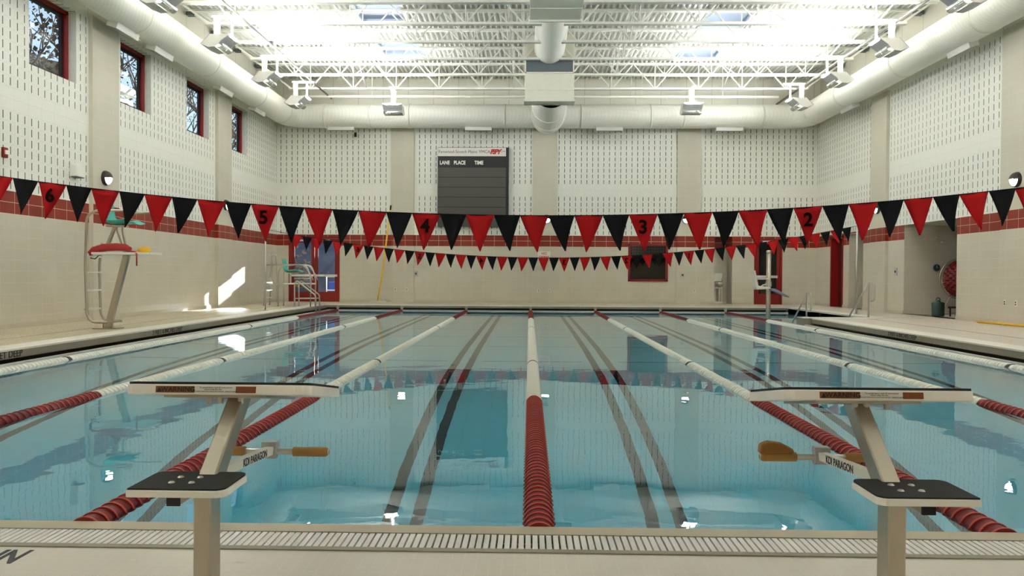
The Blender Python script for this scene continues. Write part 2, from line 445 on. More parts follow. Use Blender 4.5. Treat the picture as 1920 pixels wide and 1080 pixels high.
struct(mb.link('trim_2', [M['coping'], M['conc'], M['dark_gutter'], M['lip']]))
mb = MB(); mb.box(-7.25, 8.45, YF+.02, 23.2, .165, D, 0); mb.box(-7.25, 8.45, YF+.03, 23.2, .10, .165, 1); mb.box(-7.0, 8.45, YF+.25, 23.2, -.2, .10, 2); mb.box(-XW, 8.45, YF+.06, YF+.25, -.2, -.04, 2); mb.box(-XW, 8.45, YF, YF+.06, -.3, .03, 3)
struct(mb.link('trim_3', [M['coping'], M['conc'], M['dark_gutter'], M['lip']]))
mb = MB(); mb.box(XW, 8.45, 15.952, 16.5, -.6, D-.002, 0); mb.box(XW-.02, 8.45, 15.93, 16.5, D-.002, D+.004, 1); struct(mb.link('trim_4', [M['conc'], M['coping']]))
mb = MB(); mb.box(8.45, 8.49, 16.5, YF+.02, -.3, .15, 0); mb.box(8.43, 8.85, 16.5, YF+.02, .15, D+.003, 1); struct(mb.link('trim_5', [M['conc'], M['coping']]))
# pool end edge, grate, inner curb
mb = MB(); mb.box(-7.25, 7.25, -.11, 0, -.3, .028); struct(mb.link('trim_6', M['edge']))
mb = MB(); mb.box(-7.25, 7.25, -.34, -.30, -.2, .026); struct(mb.link('trim_7', M['conc']))
mb = MB(); mb.box(-7.25, 7.25, -.30, -.11, -.2, -.06); struct(mb.link('trim_8', M['slot_dark']))
mb = MB(); x = -7.2
while x < 7.2:
    mb.box(x, x+.0225, -.298, -.112, -.004, .024); x += .0305
for y in (-.265, -.205, -.148): mb.box(-7.2, 7.2, y-.004, y+.004, -.03, -.004)
g = mb.link('gutter_grate', M['grate']); tag(g, 'long white slatted overflow grate along the near pool edge', 'grate')
# pool shell
PROF = [(0,-2.75), (2.5,-2.6), (7.5,-1.5), (11,-1.18), (YF,-1.07)]
mb = MB()
for (ya, za), (yb, zb) in zip(PROF, PROF[1:]):
    mb.quad((-XW,ya,za), (XW,ya,za), (XW,yb,zb), (-XW,yb,zb))
def side(x, y0, y1):
    ys = sorted({y0, y1, *[p[0] for p in PROF if y0 < p[0] < y1]})
    def zz(y):
        for (ya, za), (yb, zb) in zip(PROF, PROF[1:]):
            if ya <= y <= yb: return za+(zb-za)*(y-ya)/(yb-ya)
    for a, b in zip(ys, ys[1:]): mb.quad((x,a,.0), (x,b,.0), (x,b,zz(b)), (x,a,zz(a)))
side(-XW, 0, YF); side(XW, 0, 16.5)
mb.quad((-XW,0,0), (XW,0,0), (XW,0,-2.75), (-XW,0,-2.75)); mb.quad((-XW,YF,0), (8.45,YF,0), (8.45,YF,-1.07), (-XW,YF,-1.07))
mb.quad((XW,16.5,-1.09), (8.45,16.5,-1.09), (8.45,YF,-1.07), (XW,YF,-1.07)); mb.quad((8.45,16.5,0), (8.45,YF,0), (8.45,YF,-1.1), (8.45,16.5,-1.1)); mb.quad((XW,16.5,0), (8.45,16.5,0), (8.45,16.5,-1.1), (XW,16.5,-1.1))
for k in range(3): mb.box(XW+.01, 8.44, 16.51+.32*k, 16.51+.32*(k+1), -1.09, -.2-.28*k)
o = mb.link('pool_basin', M['pool'], normals=False); struct(o, 'white plaster pool basin with dark double lane lines', 'pool')
e = .006
mb = MB(); mb.prism([(-XW-e,-e), (XW+e,-e), (XW+e,16.5-e), (8.45+e,16.5-e), (8.45+e,YF+e), (-XW-e,YF+e)], -3.2, 0, 'Z')
struct(mb.link('pool_water', M['water']), 'still blue green water filling the six lane pool', 'water')

# ------------------------------------------------------------------ roof deck with skylights
SKY = [(-4.82,-3.56,17.45,19.10), (-4.82,-3.48,21.0,22.62), (4.68,6.02,18.0,19.65), (4.64,6.02,21.5,23.1)]
mb = MB(); P = .1524
i0, i1 = int((XL-.5)/P)-1, int((XR+.5)/P)+1
for i in range(i0, i1):
    x0 = i*P; pts = [(x0,ZC), (x0+.042,ZC), (x0+.064,ZC+.085), (x0+.130,ZC+.085), (x0+P,ZC)]
    seg = [(YN-.3, YB+.4)]
    for sx0, sx1, sy0, sy1 in SKY:
        if sx0 < x0+P/2 < sx1:
            seg = [s for a, b in seg for s in ((a, min(b, sy0)), (max(a, sy1), b)) if s[1]-s[0] > .01 and not (s[0] >= sy0 and s[1] <= sy1)]
    for a, b in seg:
        for p, q in zip(pts, pts[1:]): mb.quad((p[0],a,p[1]), (q[0],a,q[1]), (q[0],b,q[1]), (p[0],b,p[1]))
xs = sorted({XL-.5, XR+.5, *[v for s in SKY for v in s[:2]]}); ys = sorted({YN-.4, YB+.5, *[v for s in SKY for v in s[2:]]})
for xa, xb in zip(xs, xs[1:]):
    for ya, yb in zip(ys, ys[1:]):
        cx, cy = (xa+xb)/2, (ya+yb)/2
        if not any(s[0] < cx < s[1] and s[2] < cy < s[3] for s in SKY): mb.box(xa, xb, ya, yb, ZC+.11, ZC+.22)
struct(mb.link('ceiling', M['deckmetal'], normals=False))
SKL = ['frosted roof skylight nearer of the two left of the central duct', 'frosted roof skylight farther of the two left of the central duct',
       'frosted roof skylight nearer of the two right of the central duct', 'frosted roof skylight farther of the two right of the central duct']
for (x0, x1, y0, y1), lb in zip(SKY, SKL):
    c = ((x0+x1)/2, (y0+y1)/2, ZC); t = thing('skylight', c, lb, 'skylight', 'roof skylights')
    w, d = (x1-x0)/2, (y1-y0)/2; m = MB()
    m.box(-w-.05, -w, -d-.05, d+.05, 0, .45); m.box(w, w+.05, -d-.05, d+.05, 0, .45); m.box(-w, w, -d-.05, -d, 0, .45); m.box(-w, w, d, d+.05, 0, .45)
    m.link('curb', M['joist'], t)
    m = MB(); m.box(-w, w, -d, d, .06, .07); m.link('pane', M['skylight'], t)

# ------------------------------------------------------------------ windows in the left wall
for k, (y0, y1) in enumerate(WINS):
    t = bpy.data.objects.new(f'window_{k+1}', None); COL.objects.link(t); t.location = (XL-.22, (y0+y1)/2, (WZ0+WZ1)/2)
    struct(t, ['red framed high window nearest the camera', 'second red framed high window from the camera, pale house roof outside', 'third red framed high window from the camera', 'red framed high window nearest the far corner'][k], 'window')
    w, h = (y1-y0)/2, (WZ1-WZ0)/2; m = MB()
    m.box(-.06, .06, -w, -w+.07, -h, h); m.box(-.06, .06, w-.07, w, -h, h); m.box(-.06, .06, -w, w, -h, -h+.07); m.box(-.06, .06, -w, w, h-.07, h)
    m.link('window_frame', M['red_frame'], t)
    m = MB(); m.box(-.07, -.02, w-.13, w-.07, -h+.07, h-.07); m.box(-.07, -.02, -w+.07, -w+.13, -h+.07, h-.07); m.box(-.07, -.02, -w+.13, w-.13, h-.13, h-.07); m.box(-.07, -.02, -w+.13, w-.13, -h+.07, -h+.13); m.link('sash', M['board_black'], t)
    m = MB(); m.box(-.05, -.042, -w+.13, w-.13, -h+.13, h-.13); m.link('pane', M['glass'], t)

# ------------------------------------------------------------------ doors
t = bpy.data.objects.new('door_1', None); COL.objects.link(t); t.location = (-7.93, YB+.1, D); struct(t, 'red double glass exit doors in the far left corner', 'door')
H = 2.38; m = MB()
m.box(-.94, -.87, -.10, .06, 0, H); m.box(.87, .94, -.10, .06, 0, H); m.box(-.94, .94, -.10, .06, H-.07, H); m.link('door_frame', M['red_frame'], t)
for s in (-1, 1):
    m = MB(); a, b = (-.865, -.005) if s < 0 else (.005, .865)
    m.box(a, a+.12, -.03, .02, 0, H-.08); m.box(b-.12, b, -.03, .02, 0, H-.08); m.box(a+.12, b-.12, -.03, .02, 0, .36); m.box(a+.12, b-.12, -.03, .02, H-.22, H-.08)
    lf = m.link('door_leaf', M['red_frame'], t)
    m = MB(); m.box(a+.12, b-.12, -.01, -.002, .36, H-.22); m.link('pane', M['glass'], lf)
    m = MB(); m.box(a+.03, b-.03, -.10, -.04, .92, 1.0); m.link('push_bar', M['bar_white'], lf)
    m = MB(); m.box((a+b)/2-.12, (a+b)/2+.12, -.10, -.03, H-.17, H-.11); m.link('door_closer', M['bar_white'], lf)
t = bpy.data.objects.new('door_2', None); COL.objects.link(t); t.location = (8.585, YB+.08, D); struct(t, 'single red glass door behind the pool lift', 'door')
m = MB(); w = .505
m.box(-w, -w+.06, -.09, .06, 0, H); m.box(w-.06, w, -.09, .06, 0, H); m.box(-w, w, -.09, .06, H-.06, H); m.link('door_frame', M['red_frame'], t)
m = MB(); a, b = -w+.065, w-.065
m.box(a, a+.12, -.03, .02, 0, H-.07); m.box(b-.12, b, -.03, .02, 0, H-.07); m.box(a+.12, b-.12, -.03, .02, 0, .38); m.box(a+.12, b-.12, -.03, .02, H-.2, H-.07)
lf = m.link('door_leaf', M['red_frame'], t)
m = MB(); m.box(a+.12, b-.12, -.01, -.002, .38, H-.2); m.link('pane', M['glass_dark'], lf)
m = MB(); m.box(a, b-.1, -.10, -.04, .96, 1.05); m.link('push_bar', M['bar_white'], lf)
m = MB(); m.box(-.2, .05, -.11, -.03, H-.14, H-.08); m.link('door_closer', M['bar_white'], lf)
t = bpy.data.objects.new('door_3', None); COL.objects.link(t); t.location = (XR, 23.55, D); struct(t, 'recessed dark red door near the far right corner', 'door')
m = MB(); m.box(-.02, .32, .48, .55, 0, 2.39); m.box(-.02, .32, -.55, -.48, 0, 2.39); m.box(-.02, .32, -.55, .55, 2.31, 2.39); m.link('door_frame', M['red_frame'], t)
m = MB(); m.box(.24, .29, -.48, .48, 0, 2.31); lf = m.link('door_leaf', M['red_door'], t)
m = MB(); m.box(.18, .24, -.40, -.3, .95, 1.05); m.link('handle', M['steel'], lf)
t = bpy.data.objects.new('window_5', None); COL.objects.link(t); t.location = (4.25, YB+.02, 1.685); struct(t, 'dark red framed interior window in the far wall', 'window')
m = MB(); w, h = .72, .685
m.box(-w, -w+.08, -.06, .1, -h, h); m.box(w-.08, w, -.06, .1, -h, h); m.box(-w, w, -.06, .1, -h, -h+.08); m.box(-w, w, -.06, .1, h-.08, h); m.link('window_frame', M['red_frame'], t)
m = MB(); m.box(-w+.08, w-.08, .02, .03, -h+.08, h-.08); m.link('pane', M['glass_dark'], t)
# rooms behind the openings
def room(name, x0, x1, y0, y1, z0, z1, open_side, mt, top=True):
    m = MB(); q = .12
    ax0, ax1, ay0, ay1 = x0-q, x1+q, y0-q, y1+q
    if open_side == '-X': ax0 = x0
    if open_side == '-Y': ay0 = y0
    if open_side != '-X': m.box(x0-q, x0, ay0, ay1, z0, z1+q)
    if open_side != '+X': m.box(x1, x1+q, ay0, ay1, z0, z1+q)
    if open_side != '-Y': m.box(ax0, ax1, y0-q, y0, z0, z1+q)
    if open_side != '+Y': m.box(ax0, ax1, y1, y1+q, z0, z1+q)
    m.box(ax0, ax1, ay0, ay1, z1, z1+q); m.box(ax0, ax1, ay0, ay1, z0-.05, z0)
    struct(m.link(name, mt, normals=False))
def grid_room():
    t = NT('dim office wall'); x, y, z = t.pos()
    g = t.math('MAXIMUM', t.math('LESS_THAN', t.math('FRACT', t.math('MULTIPLY', t.math('ADD', x, 50), 9)), .2), t.math('LESS_THAN', t.math('FRACT', t.math('MULTIPLY', z, 9)), .2))
    up = t.math('MULTIPLY', t.math('GREATER_THAN', z, 1.9), t.math('GREATER_THAN', x, 4.0))
    c = t.mix(up, lin((70,68,50)), t.mix(g, lin((150,140,142)), lin((110,102,104))))
    return t.bsdf(c, .8)
room('wall_office', 2.6, 6.3, YB+.36, 28.4, .1, 3.0, '-Y', grid_room())
room('wall_niche', 6.65, 7.29, YB+.30, 26.25, .12, Z_BAND1, '-Y', M['pilX'])
room('wall_vestibule', 8.08, 9.6, YB+.36, 28.2, .12, 2.7, '-Y', M['wood_dark'])
room('wall_corridor', XR+.003, 12.8, 21.438, 22.542, .12, 2.592, '-X', M['block'])
room('wall_alcove', XR+.003, 12.5, 15.978, 18.702, .12, Z_BAND1-.008, '-X', M['block'])
# ------------------------------------------------------------------ roof joists
NAMES = ['nearest the far wall', 'second from the far wall', 'third from the far wall', 'fourth from the far wall', 'fifth from the far wall', 'sixth from the far wall',
         'seventh from the far wall', 'eighth from the far wall']
JY = [23.45, 21.54, 19.70, 18.00, 16.45, 14.87, 13.25, 11.65]
JX0, JX1 = XL-.02, XR+.02
ZB = 7.45
m = MB(); m.box(JX0, JX1, -.085, -.02, .83, .885); m.box(JX0, JX1, .02, .085, .83, .885); m.box(JX0, JX1, -.085, .085, .875, .888)
top = m.link('top_chord', M['joist'])
m = MB(); m.box(JX0+1.1, JX1-1.1, -.075, -.015, 0, .06); m.box(JX0+1.1, JX1-1.1, .015, .075, 0, .06); m.box(JX0+1.1, JX1-1.1, -.075, .075, 0, .012)
bot = m.link('bottom_chord', M['joist'])
m = MB(); n = 12; xa, xb = JX0+1.1, JX1-1.1; pw = (xb-xa)/n
for i in range(n):
    xm = xa+pw*(i+.5)
    m.bar((xm, 0, .03), (xm-pw/2, 0, .86), .035, .035); m.bar((xm, 0, .03), (xm+pw/2, 0, .86), .035, .035); m.bar((xm, 0, .03), (xm, 0, .86), .026, .026)
m.bar((xa+.1, 0, .03), (JX0+.05, 0, .84), .05, .05); m.bar((xb-.1, 0, .03), (JX1-.05, 0, .84), .05, .05)
web = m.link('web', M['joist'])
m = MB(); m.box(JX0-.05, JX0+.16, -.1, .1, .74, .83); seat = m.link('bearing_seat', M['duct_dark'])
m = MB(); m.box(JX1-.16, JX1+.05, -.1, .1, .74, .83); seat2 = m.link('bearing_seat', M['duct_dark'])
for k, y in enumerate(JY):
    t = thing('roof_joist', (0, y, ZB), 'cream open web steel roof joist, '+NAMES[k], 'roof joist', 'open web roof joists')
    for p in (top, bot, web, seat, seat2):
        if k == 0: p.parent = t
        else: copy_obj(p, t)
# bridging between the joists
m = MB()
for x in (-5.6, -.6, 2.6, 6.4):
    for ya, yb in zip(JY, JY[1:]):
        m.tube([(x, ya, ZB+.02), (x+.0, yb, ZB+.82)], .014, 6); m.tube([(x, ya, ZB+.82), (x, yb, ZB+.02)], .014, 6)
tag(m.link('joist_bridging', M['joist']), 'thin crossed bridging rods between the roof joists', 'bridging rods')
# conduits and sprinkler pipe
m = MB(); m.tube([(-7.03, 9, 7.36), (-7.03, 24.4, 7.36)], .03, 8); m.box(-7.07, -6.99, 17.8, 17.9, 7.33, 7.45)
tag(m.link('conduit', M['cable']), 'grey conduit below the joists above the window side of pool', 'conduit')
m = MB(); m.tube([(8.75, 9, 7.36), (8.75, 25.3, 7.36)], .035, 8)
tag(m.link('conduit', M['cable']), 'grey conduit below the joists above the windowless side of pool', 'conduit')
m = MB(); m.tube([(-8.1, 23.9, 7.32), (8.4, 23.9, 7.32)], .045, 10)
for x in (-5.5, -2.2, 3.4, 6.5): m.tube([(x, 23.9, 7.32), (x, 23.9, 8.335)], .01, 6)
for x in (-4.0, -.8, 4.6): m.tube([(x, 23.9, 7.32), (x, 23.9, 7.2)], .015, 6)
tag(m.link('sprinkler_pipe', M['joist']), 'cream sprinkler pipe running across below the last joist', 'pipe')

# ------------------------------------------------------------------ air ducts
DC, DR = 6.85, .415
t = thing('perimeter_duct', (0, 24.92, DC), 'large white round air duct running along three walls', 'air duct')
m = MB(); m.tube([(-8.70, -31, 0), (-8.70, 0, 0), (9.70, 0, 0), (9.70, -31, 0)], DR, 40, bend=.75); m.link('duct_pipe', M['duct'], t)
for x in (-5.75, -4.35, -.95, .9 if 0 else 1.75, 4.2, 5.35, -7.35, 8.1):
    m = MB(); m.lathe([(DR, -.03), (DR+.016, -.03), (DR+.016, .03), (DR, .03)], 40, 'X', (x, 0, 0)); m.link('collar', M['duct_plain'], t)
for x, s in ((-8.70, 1), (9.70, 1)):
    for y in (-.95, -3.6, -7.4, -11.2, -15):
        m = MB(); m.lathe([(DR, -.03), (DR+.016, -.03), (DR+.016, .03), (DR, .03)], 40, 'Y', (x, y, 0)); m.link('collar', M['duct_plain'], t)
for x in (-6.8, -1.89, 2.76, 6.98):
    m = MB(); m.box(x-.47, x+.47, -.11, .11, -DR-.10, -DR+.02); m.box(x-.44, x+.44, -.085, .085, -DR-.104, -DR-.09, 1); m.link('register', [M['fix_white'], M['register_grey']], t)
for x, ys in ((-8.70, (10.6, 13.43, 15.14, 19.05, 21.9)), (9.70, (14.9, 21.36))):
    for y in ys:
        m = MB(); y -= 24.92; s = -1 if x < 0 else 1
        m.box(-.11, .11, -.47, .47, -.06, .08); m.box(-.085, .085, -.44, .44, -.064, -.05, 1)
        m.xf(Matrix.Translation((x+s*.10, y, -DR-.03)) @ Matrix.Rotation(-s*.30, 4, 'Y')); m.link('register', [M['fix_white'], M['register_grey']], t)
# hanger straps
for x in (-7.9, -2.9, 3.9, 7.9):
    m = MB(); m.box(x-.012, x+.012, -.004, .004, DR, 1.5); m.link('hanger', M['joist'], t)
for y in (-6.5, -12.1):
    for x in (-8.70, 9.70):
        m = MB(); m.box(x-.004, x+.004, y-.012, y+.012, DR, 1.5); m.link('hanger', M['joist'], t)
t = thing('supply_duct', (.52, 19.8, 7.2), 'central white duct of boxes and round pipe under the roof', 'air duct')
m = MB(); m.box(-.73, .70, 0, .5, -.90, 1.0); m.box(-.76, .73, -.03, .53, -.93, -.86); m.box(-.73, .70, -.012, 0, -.60, -.585); m.link('plenum_box', M['duct_plain'], t, bevel=.01)
m = MB(); m.box(-.70, .66, -.03, -.002, -.08, .31); gr = m.link('grille', M['duct_dark'], t)
m = MB(); m.box(-.73, -.70, -.04, 0, -.11, .34); m.box(.66, .69, -.04, 0, -.11, .34); m.box(-.73, .69, -.04, 0, .31, .34); m.box(-.73, .69, -.04, 0, -.11, -.08); m.link('grille_frame', M['duct_plain'], t)
m = MB(); m.box(-.47, .44, -.10, 0, .36, .98); m.link('collar_box', M['duct_plain'], t)
m = MB(); m.lathe([(.445, -4.3), (.445, -.05)], 40, 'Y', (-.02, 0, .60)); m.link('round_pipe', M['duct'], t)
m = MB(); m.box(-.60, .60, -8.0, -4.3, .06, 1.0); m.box(-.63, .63, -4.36, -4.27, .02, .09); m.box(-.6, .6, -5.2, -5.17, .045, .07); m.link('plenum_box', M['duct_plain'], t, bevel=.01)
m = MB(); m.lathe([(.55, .4), (.55, 4.75)], 44, 'Y', (.04, 0, -.49)); m.lathe([(.55, 2.6), (.575, 2.6), (.575, 2.68), (.55, 2.68)], 44, 'Y', (.04, 0, -.49)); m.lathe([(.55, 4.05), (.575, 4.05), (.575, 4.13), (.55, 4.13)], 44, 'Y', (.04, 0, -.49))
m.lathe([(.55, 4.75), (.5, 4.85), (.3, 4.95), (0, 4.98)], 44, 'Y', (.04, 0, -.49)); m.link('round_pipe', M['duct'], t)

# ------------------------------------------------------------------ indirect lamps
def make_fixture(length=.62):
    out = []
    h = length/2
    prof = [(-.50,.07), (-.28,.30), (.18,.30), (-.03,.14), (-.075,.075), (-.18,.015), (-.33,.0)]
    m = MB(); m.prism(prof, -h, -h+.012, 'Y'); out.append(('end_plate', m.link('end_plate', M['fix_white'])))
    m = MB(); m.prism(prof, h-.012, h, 'Y'); out.append(('end_plate', m.link('end_plate', M['fix_white'])))
    m = MB()
    for (a, b) in (((-.50,.07), (-.33,.0)), ((-.33,.0), (-.20,.01))):
        m.prism([a, b, (b[0]+.005, b[1]+.012), (a[0]+.005, a[1]+.012)], -h+.01, h-.01, 'Y')
    for (a, b) in (((.185,.30), (-.03,.14)), ((-.03,.14), (-.075,.075)), ((-.50,.07), (-.28,.30))):
        m.prism([a, b, (b[0]-.012, b[1]+.006), (a[0]-.012, a[1]+.006)], -h-.004, h+.004, 'Y')
    out.append(('housing', m.link('housing', M['fix_grey'])))
    m = MB(); pts = [(-.09+.10*math.cos(a), .09+.10*math.sin(a)) for a in [PI+PI*k/10 for k in range(11)]]
    for a, b in zip(pts, pts[1:]): m.prism([a, b, (b[0]*.9+(-.09)*.1, b[1]*.9+.009), (a[0]*.9+(-.09)*.1, a[1]*.9+.009)], -h+.005, h-.005, 'Y', smooth=True)
    out.append(('trough', m.link('trough', M['fix_shine'])))
    m = MB(); m.lathe([(0, -h+.06), (.025, -h+.06), (.025, h-.06), (0, h-.06)], 10, 'Y', (-.06, 0, .25)); out.append(('lamp_tube', m.link('lamp_tube', M['tubeglow'])))
    m = MB(); m.box(-.30, -.19, -.055, .055, .28, .78); m.box(-.34, .34, -.06, .06, .76, .80); m.box(.1, .14, -.03, .03, .3, .78); out.append(('hanger', m.link('hanger', M['white_metal'])))
    return [o for _, o in out]
FIX = make_fixture()
first = True
def fixture(x, y, z, rot, label, group='indirect lamps along the ducts', mirror=False, power=198):
    global first
    t = thing('uplight_fixture', (x, y, z), label, 'light fixture', group); t.rotation_euler = (0, 0, rot)
    for p in FIX:
        if first: p.parent = t
        else: copy_obj(p, t)
    first = False
    L = bpy.data.lights.new('uplight', 'AREA'); L.energy = power; L.shape = 'RECTANGLE'; L.size = .42; L.size_y = .52; L.color = (.97, .99, 1.04); L.spread = PI
    lo = bpy.data.objects.new('uplight', L); COL.objects.link(lo); lo.parent = t; lo.location = (0, 0, .36); lo.rotation_euler = Vector((math.sin(.62), 0, math.cos(.62))).to_track_quat('-Z', 'Y').to_euler()
WL_LAMP = ['second from the near end of the window side', 'third from the near end of the window side', 'far end lamp of the window side row']
FIXZ = 6.42
for i, y in enumerate((12.05, 15.03, 18.40, 21.35)):
    fixture(-7.16, y, FIXZ, 0, ['grey winged indirect lamp cut by the frame, window side', 'grey winged indirect lamp nearest in full view, window side', 'grey winged indirect lamp in the middle of the window side row', 'grey winged indirect lamp nearest the far corner, window side'][i])
for i, y in enumerate((12.10, 15.35, 18.45, 21.55)):
    fixture(8.15, y, FIXZ, PI, ['grey winged indirect lamp cut by the frame, windowless side', 'grey winged indirect lamp nearest in full view, windowless side', 'grey winged indirect lamp in the middle of the windowless side row', 'grey winged indirect lamp nearest the far corner, windowless side'][i])
fixture(-4.52, 22.35, FIXZ, -PI/2, 'grey winged lamp before the far duct, left of the scoreboard')
fixture(5.14, 22.2, FIXZ, -PI/2, 'grey winged lamp before the far duct, right of the scoreboard')
for y in (8.8, 5.5, 2.2, -1.1, -4.2):  # rows carried on out of view, added to light the near room
    fixture(-7.32, y, FIXZ, 0, 'added unseen indirect lamp of the window side row nearer than the frame', 'added lamps nearer than the frame, window side', power=192)
    fixture(8.33, y, FIXZ, PI, 'added unseen indirect lamp of the windowless side row nearer than the frame', 'added lamps nearer than the frame, windowless side', power=192)

# ------------------------------------------------------------------ round wall lamps
def make_walllamp():
    m = MB(); R = .15
    prof = [(R, 0), (R, .04)] + [(R*math.cos(a), .04+R*.75*math.sin(a)) for a in [PI/2*k/14 for k in range(15)]]
    m.lathe(prof, 40, 'X')
    # keep hood above the lamp centre and near the wall
    bmesh.ops.delete(m.bm, geom=[f for f in m.bm.faces if f.calc_center_median().z < .006 and f.calc_center_median().x > .072], context='FACES')
    hood = m.link('hood', M['bronze'])
    m = MB(); R = .138; m.lathe([(R, .01), (R, .04)] + [(R*math.cos(a), .04+R*.72*math.sin(a)) for a in [PI/2*k/8 for k in range(9)]], 28, 'X')
    lens = m.link('lens', M['lens'])
    m = MB(); m.lathe([(.16, 0), (.16, .03), (.152, .035)], 28, 'X'); base = m.link('back_plate', M['bronze'])
    return [hood, lens, base]
WLP = make_walllamp(); f1 = True
for (x, y, z, rot, lb) in ((XL+.09, 13.45, 3.24, 0, 'round half hooded wall lamp on the pier between the first two windows'), (XL+.09, 20.3, 3.26, 0, 'round half hooded wall lamp on the pier beside the last window'),
        (XR-.09, 13.45, 3.27, PI, 'round half hooded wall lamp at the far right edge of the photo'), (XR-.09, 20.2, 3.22, PI, 'round half hooded wall lamp on the pier beside the reel alcove'),
        (-4.69, YB-.07, 3.24, -PI/2, 'round half hooded wall lamp on the pier left of the scoreboard'), (.56, YB-.07, 3.24, -PI/2, 'round half hooded wall lamp on the pier right of the scoreboard'), (5.62, YB-.07, 3.25, -PI/2, 'round half hooded wall lamp on the pier right of the interior window')):
    t = thing('wall_lamp', (x, y, z), lb, 'wall lamp', 'round wall lamps'); t.rotation_euler = (0, 0, rot)
    for p in WLP:
        if f1: p.parent = t
        else: copy_obj(p, t)
    f1 = False
# emergency light, alarm, camera, outlets
t = thing('emergency_light', (XL, 12.42, 3.26), 'white wedge shaped emergency light on the left wall', 'emergency light')
m = MB(); m.prism([(-.16,-.12), (.16,-.12), (.15,.02), (.08,.13), (-.10,.15), (-.16,.10)], 0, .16, 'X'); m.link('housing', M['white_metal'], t, bevel=.012)
m = MB(); m.box(.02, .14, -.13, .13, -.135, -.12); m.link('lamp_panel', M['duct_dark'], t)
t = thing('fire_alarm', (XL, 10.24, 3.3), 'small red fire alarm strobe on the left wall', 'alarm')
m = MB(); m.box(0, .05, -.06, .06, -.09, .09); m.link('housing', M['red_frame'], t, bevel=.008); m = MB(); m.box(.05, .075, -.035, .035, -.03, .04); m.link('strobe', M['white_metal'], t)
t = thing('security_camera', (-6.4, YB-.02, 6.28), 'small black camera under the first far duct register', 'camera'); m = MB(); m.tube([(0, .02, .04), (0, -.06, .02)], .016, 8); m.link('bracket', M['black'], t); m = MB(); m.lathe([(0,.07), (.04,.07), (.05,-.08), (0,-.09)], 14, 'Z', (0,-.09,0)); m.link('camera_body', M['black'], t)
m = MB(); m.box(-.035, .035, -.02, 0, -.06, .06); op = m.link('cover_plate', M['white_metal'], bevel=.004)
m = MB(); m.box(-.016, .016, -.024, -.018, .008, .04); m.box(-.016, .016, -.024, -.018, -.04, -.008); of = m.link('socket', M['slot_dark'])
f2 = True
OUT = [(-4.93,YB-.07,.66,0,'left outlet of the pair below the scoreboard left pier'), (-4.51,YB-.07,.66,0,'right outlet of the pair below the scoreboard left pier'), (.29,YB-.07,.64,0,'left outlet of the pair below the diving sign'), (.69,YB-.07,.64,0,'right outlet of the pair below the diving sign'),
       (5.91,YB-.07,.67,0,'single outlet on the pier right of the interior window'), (XL,13.30,.60,PI/2,'outlet behind the ladder of the nearer guard chair'), (XR,20.56,.63,-PI/2,'farther outlet of the pair beyond the reel alcove'), (XR,20.12,.64,-PI/2,'nearer outlet of the pair beyond the reel alcove'), (XR-.09,13.81,.66,-PI/2,'farther outlet of the pair above the yellow floor pole'), (XR-.09,13.41,.66,-PI/2,'nearer outlet of the pair above the yellow floor pole')]
for x, y, z, r, lb in OUT:
    t = thing('wall_outlet', (x, y, z), 'white '+lb, 'outlet', 'wall outlets'); t.rotation_euler = (0, 0, r)
    for p in (op, of):
        if f2: p.parent = t
        else: copy_obj(p, t)
    f2 = False
for (x, y, z, r, w, h, mt, nm, lb) in ((-4.19,YB,1.24,0,.11,.17,'fix_grey','call_box','small grey box on far wall below scoreboard left edge'), (5.49,YB-.07,1.24,0,.12,.12,'fix_grey','round_button','small grey button plate right of the interior window'), (XR,19.15,1.36,-PI/2,.14,.22,'fix_grey','switch_plate','grey switch plate on the wall beyond the reel alcove'), (XR,13.2,1.68,-PI/2,.12,.2,'white_metal','thermostat','white thermostat box on the wall at the right edge')):
    t = thing(nm, (x, y, z), lb, 'wall plate'); t.rotation_euler = (0,0,r)
    m = MB(); m.box(-w/2, w/2, -.035, 0, -h/2, h/2); m.link('cover_plate', M[mt], t, bevel=.006)
    m = MB(); m.lathe([(0,-.05), (w*.22,-.05), (w*.25,-.03)], 14, 'Y'); m.link('button', M['slot_dark'], t)
# ------------------------------------------------------------------ lane ropes
PT, RF = .08, .081
def float_mesh(mats):
    m = MB()
    m.lathe([(.016, 0), (RF-.003, 0), (RF, .002), (RF, .009), (RF-.003, .011), (RF-.009, .014), (RF-.012, .045), (RF-.008, .077), (.016, .079)], 26, 'Y', mis=[0,1,1,1,0,0,0,0])
    o = m.link('float_disc', mats); me = o.data; bpy.data.objects.remove(o); return me
FM = {'r': float_mesh([M['float_red'], M['float_rim']]), 'w': float_mesh([M['float_white'], M['float_white']]), 'b': float_mesh([M['float_black'], M['float_black']])}
NF = int((YF-.12)/PT)
def fkind(i):
    y = i*PT+.05
    if y < 4.05 or y > 18.1: return 'r'
    if abs(y-7.18) < .04 or abs(y-14.4) < .04: return 'b'
    return 'w'
ROPES = [(-3, 75, 'lane rope nearest the window side gutter'), (-2, 38, 'second lane rope from the window side gutter'), (-1, 0, 'lane rope passing behind the left starting block'), (0, 0, 'middle lane rope running straight between the two starting blocks'),
         (1, 0, 'lane rope passing behind the right starting block'), (2, 40, 'second lane rope from the windowless side gutter'), (3, 78, 'lane rope nearest the windowless side gutter')]
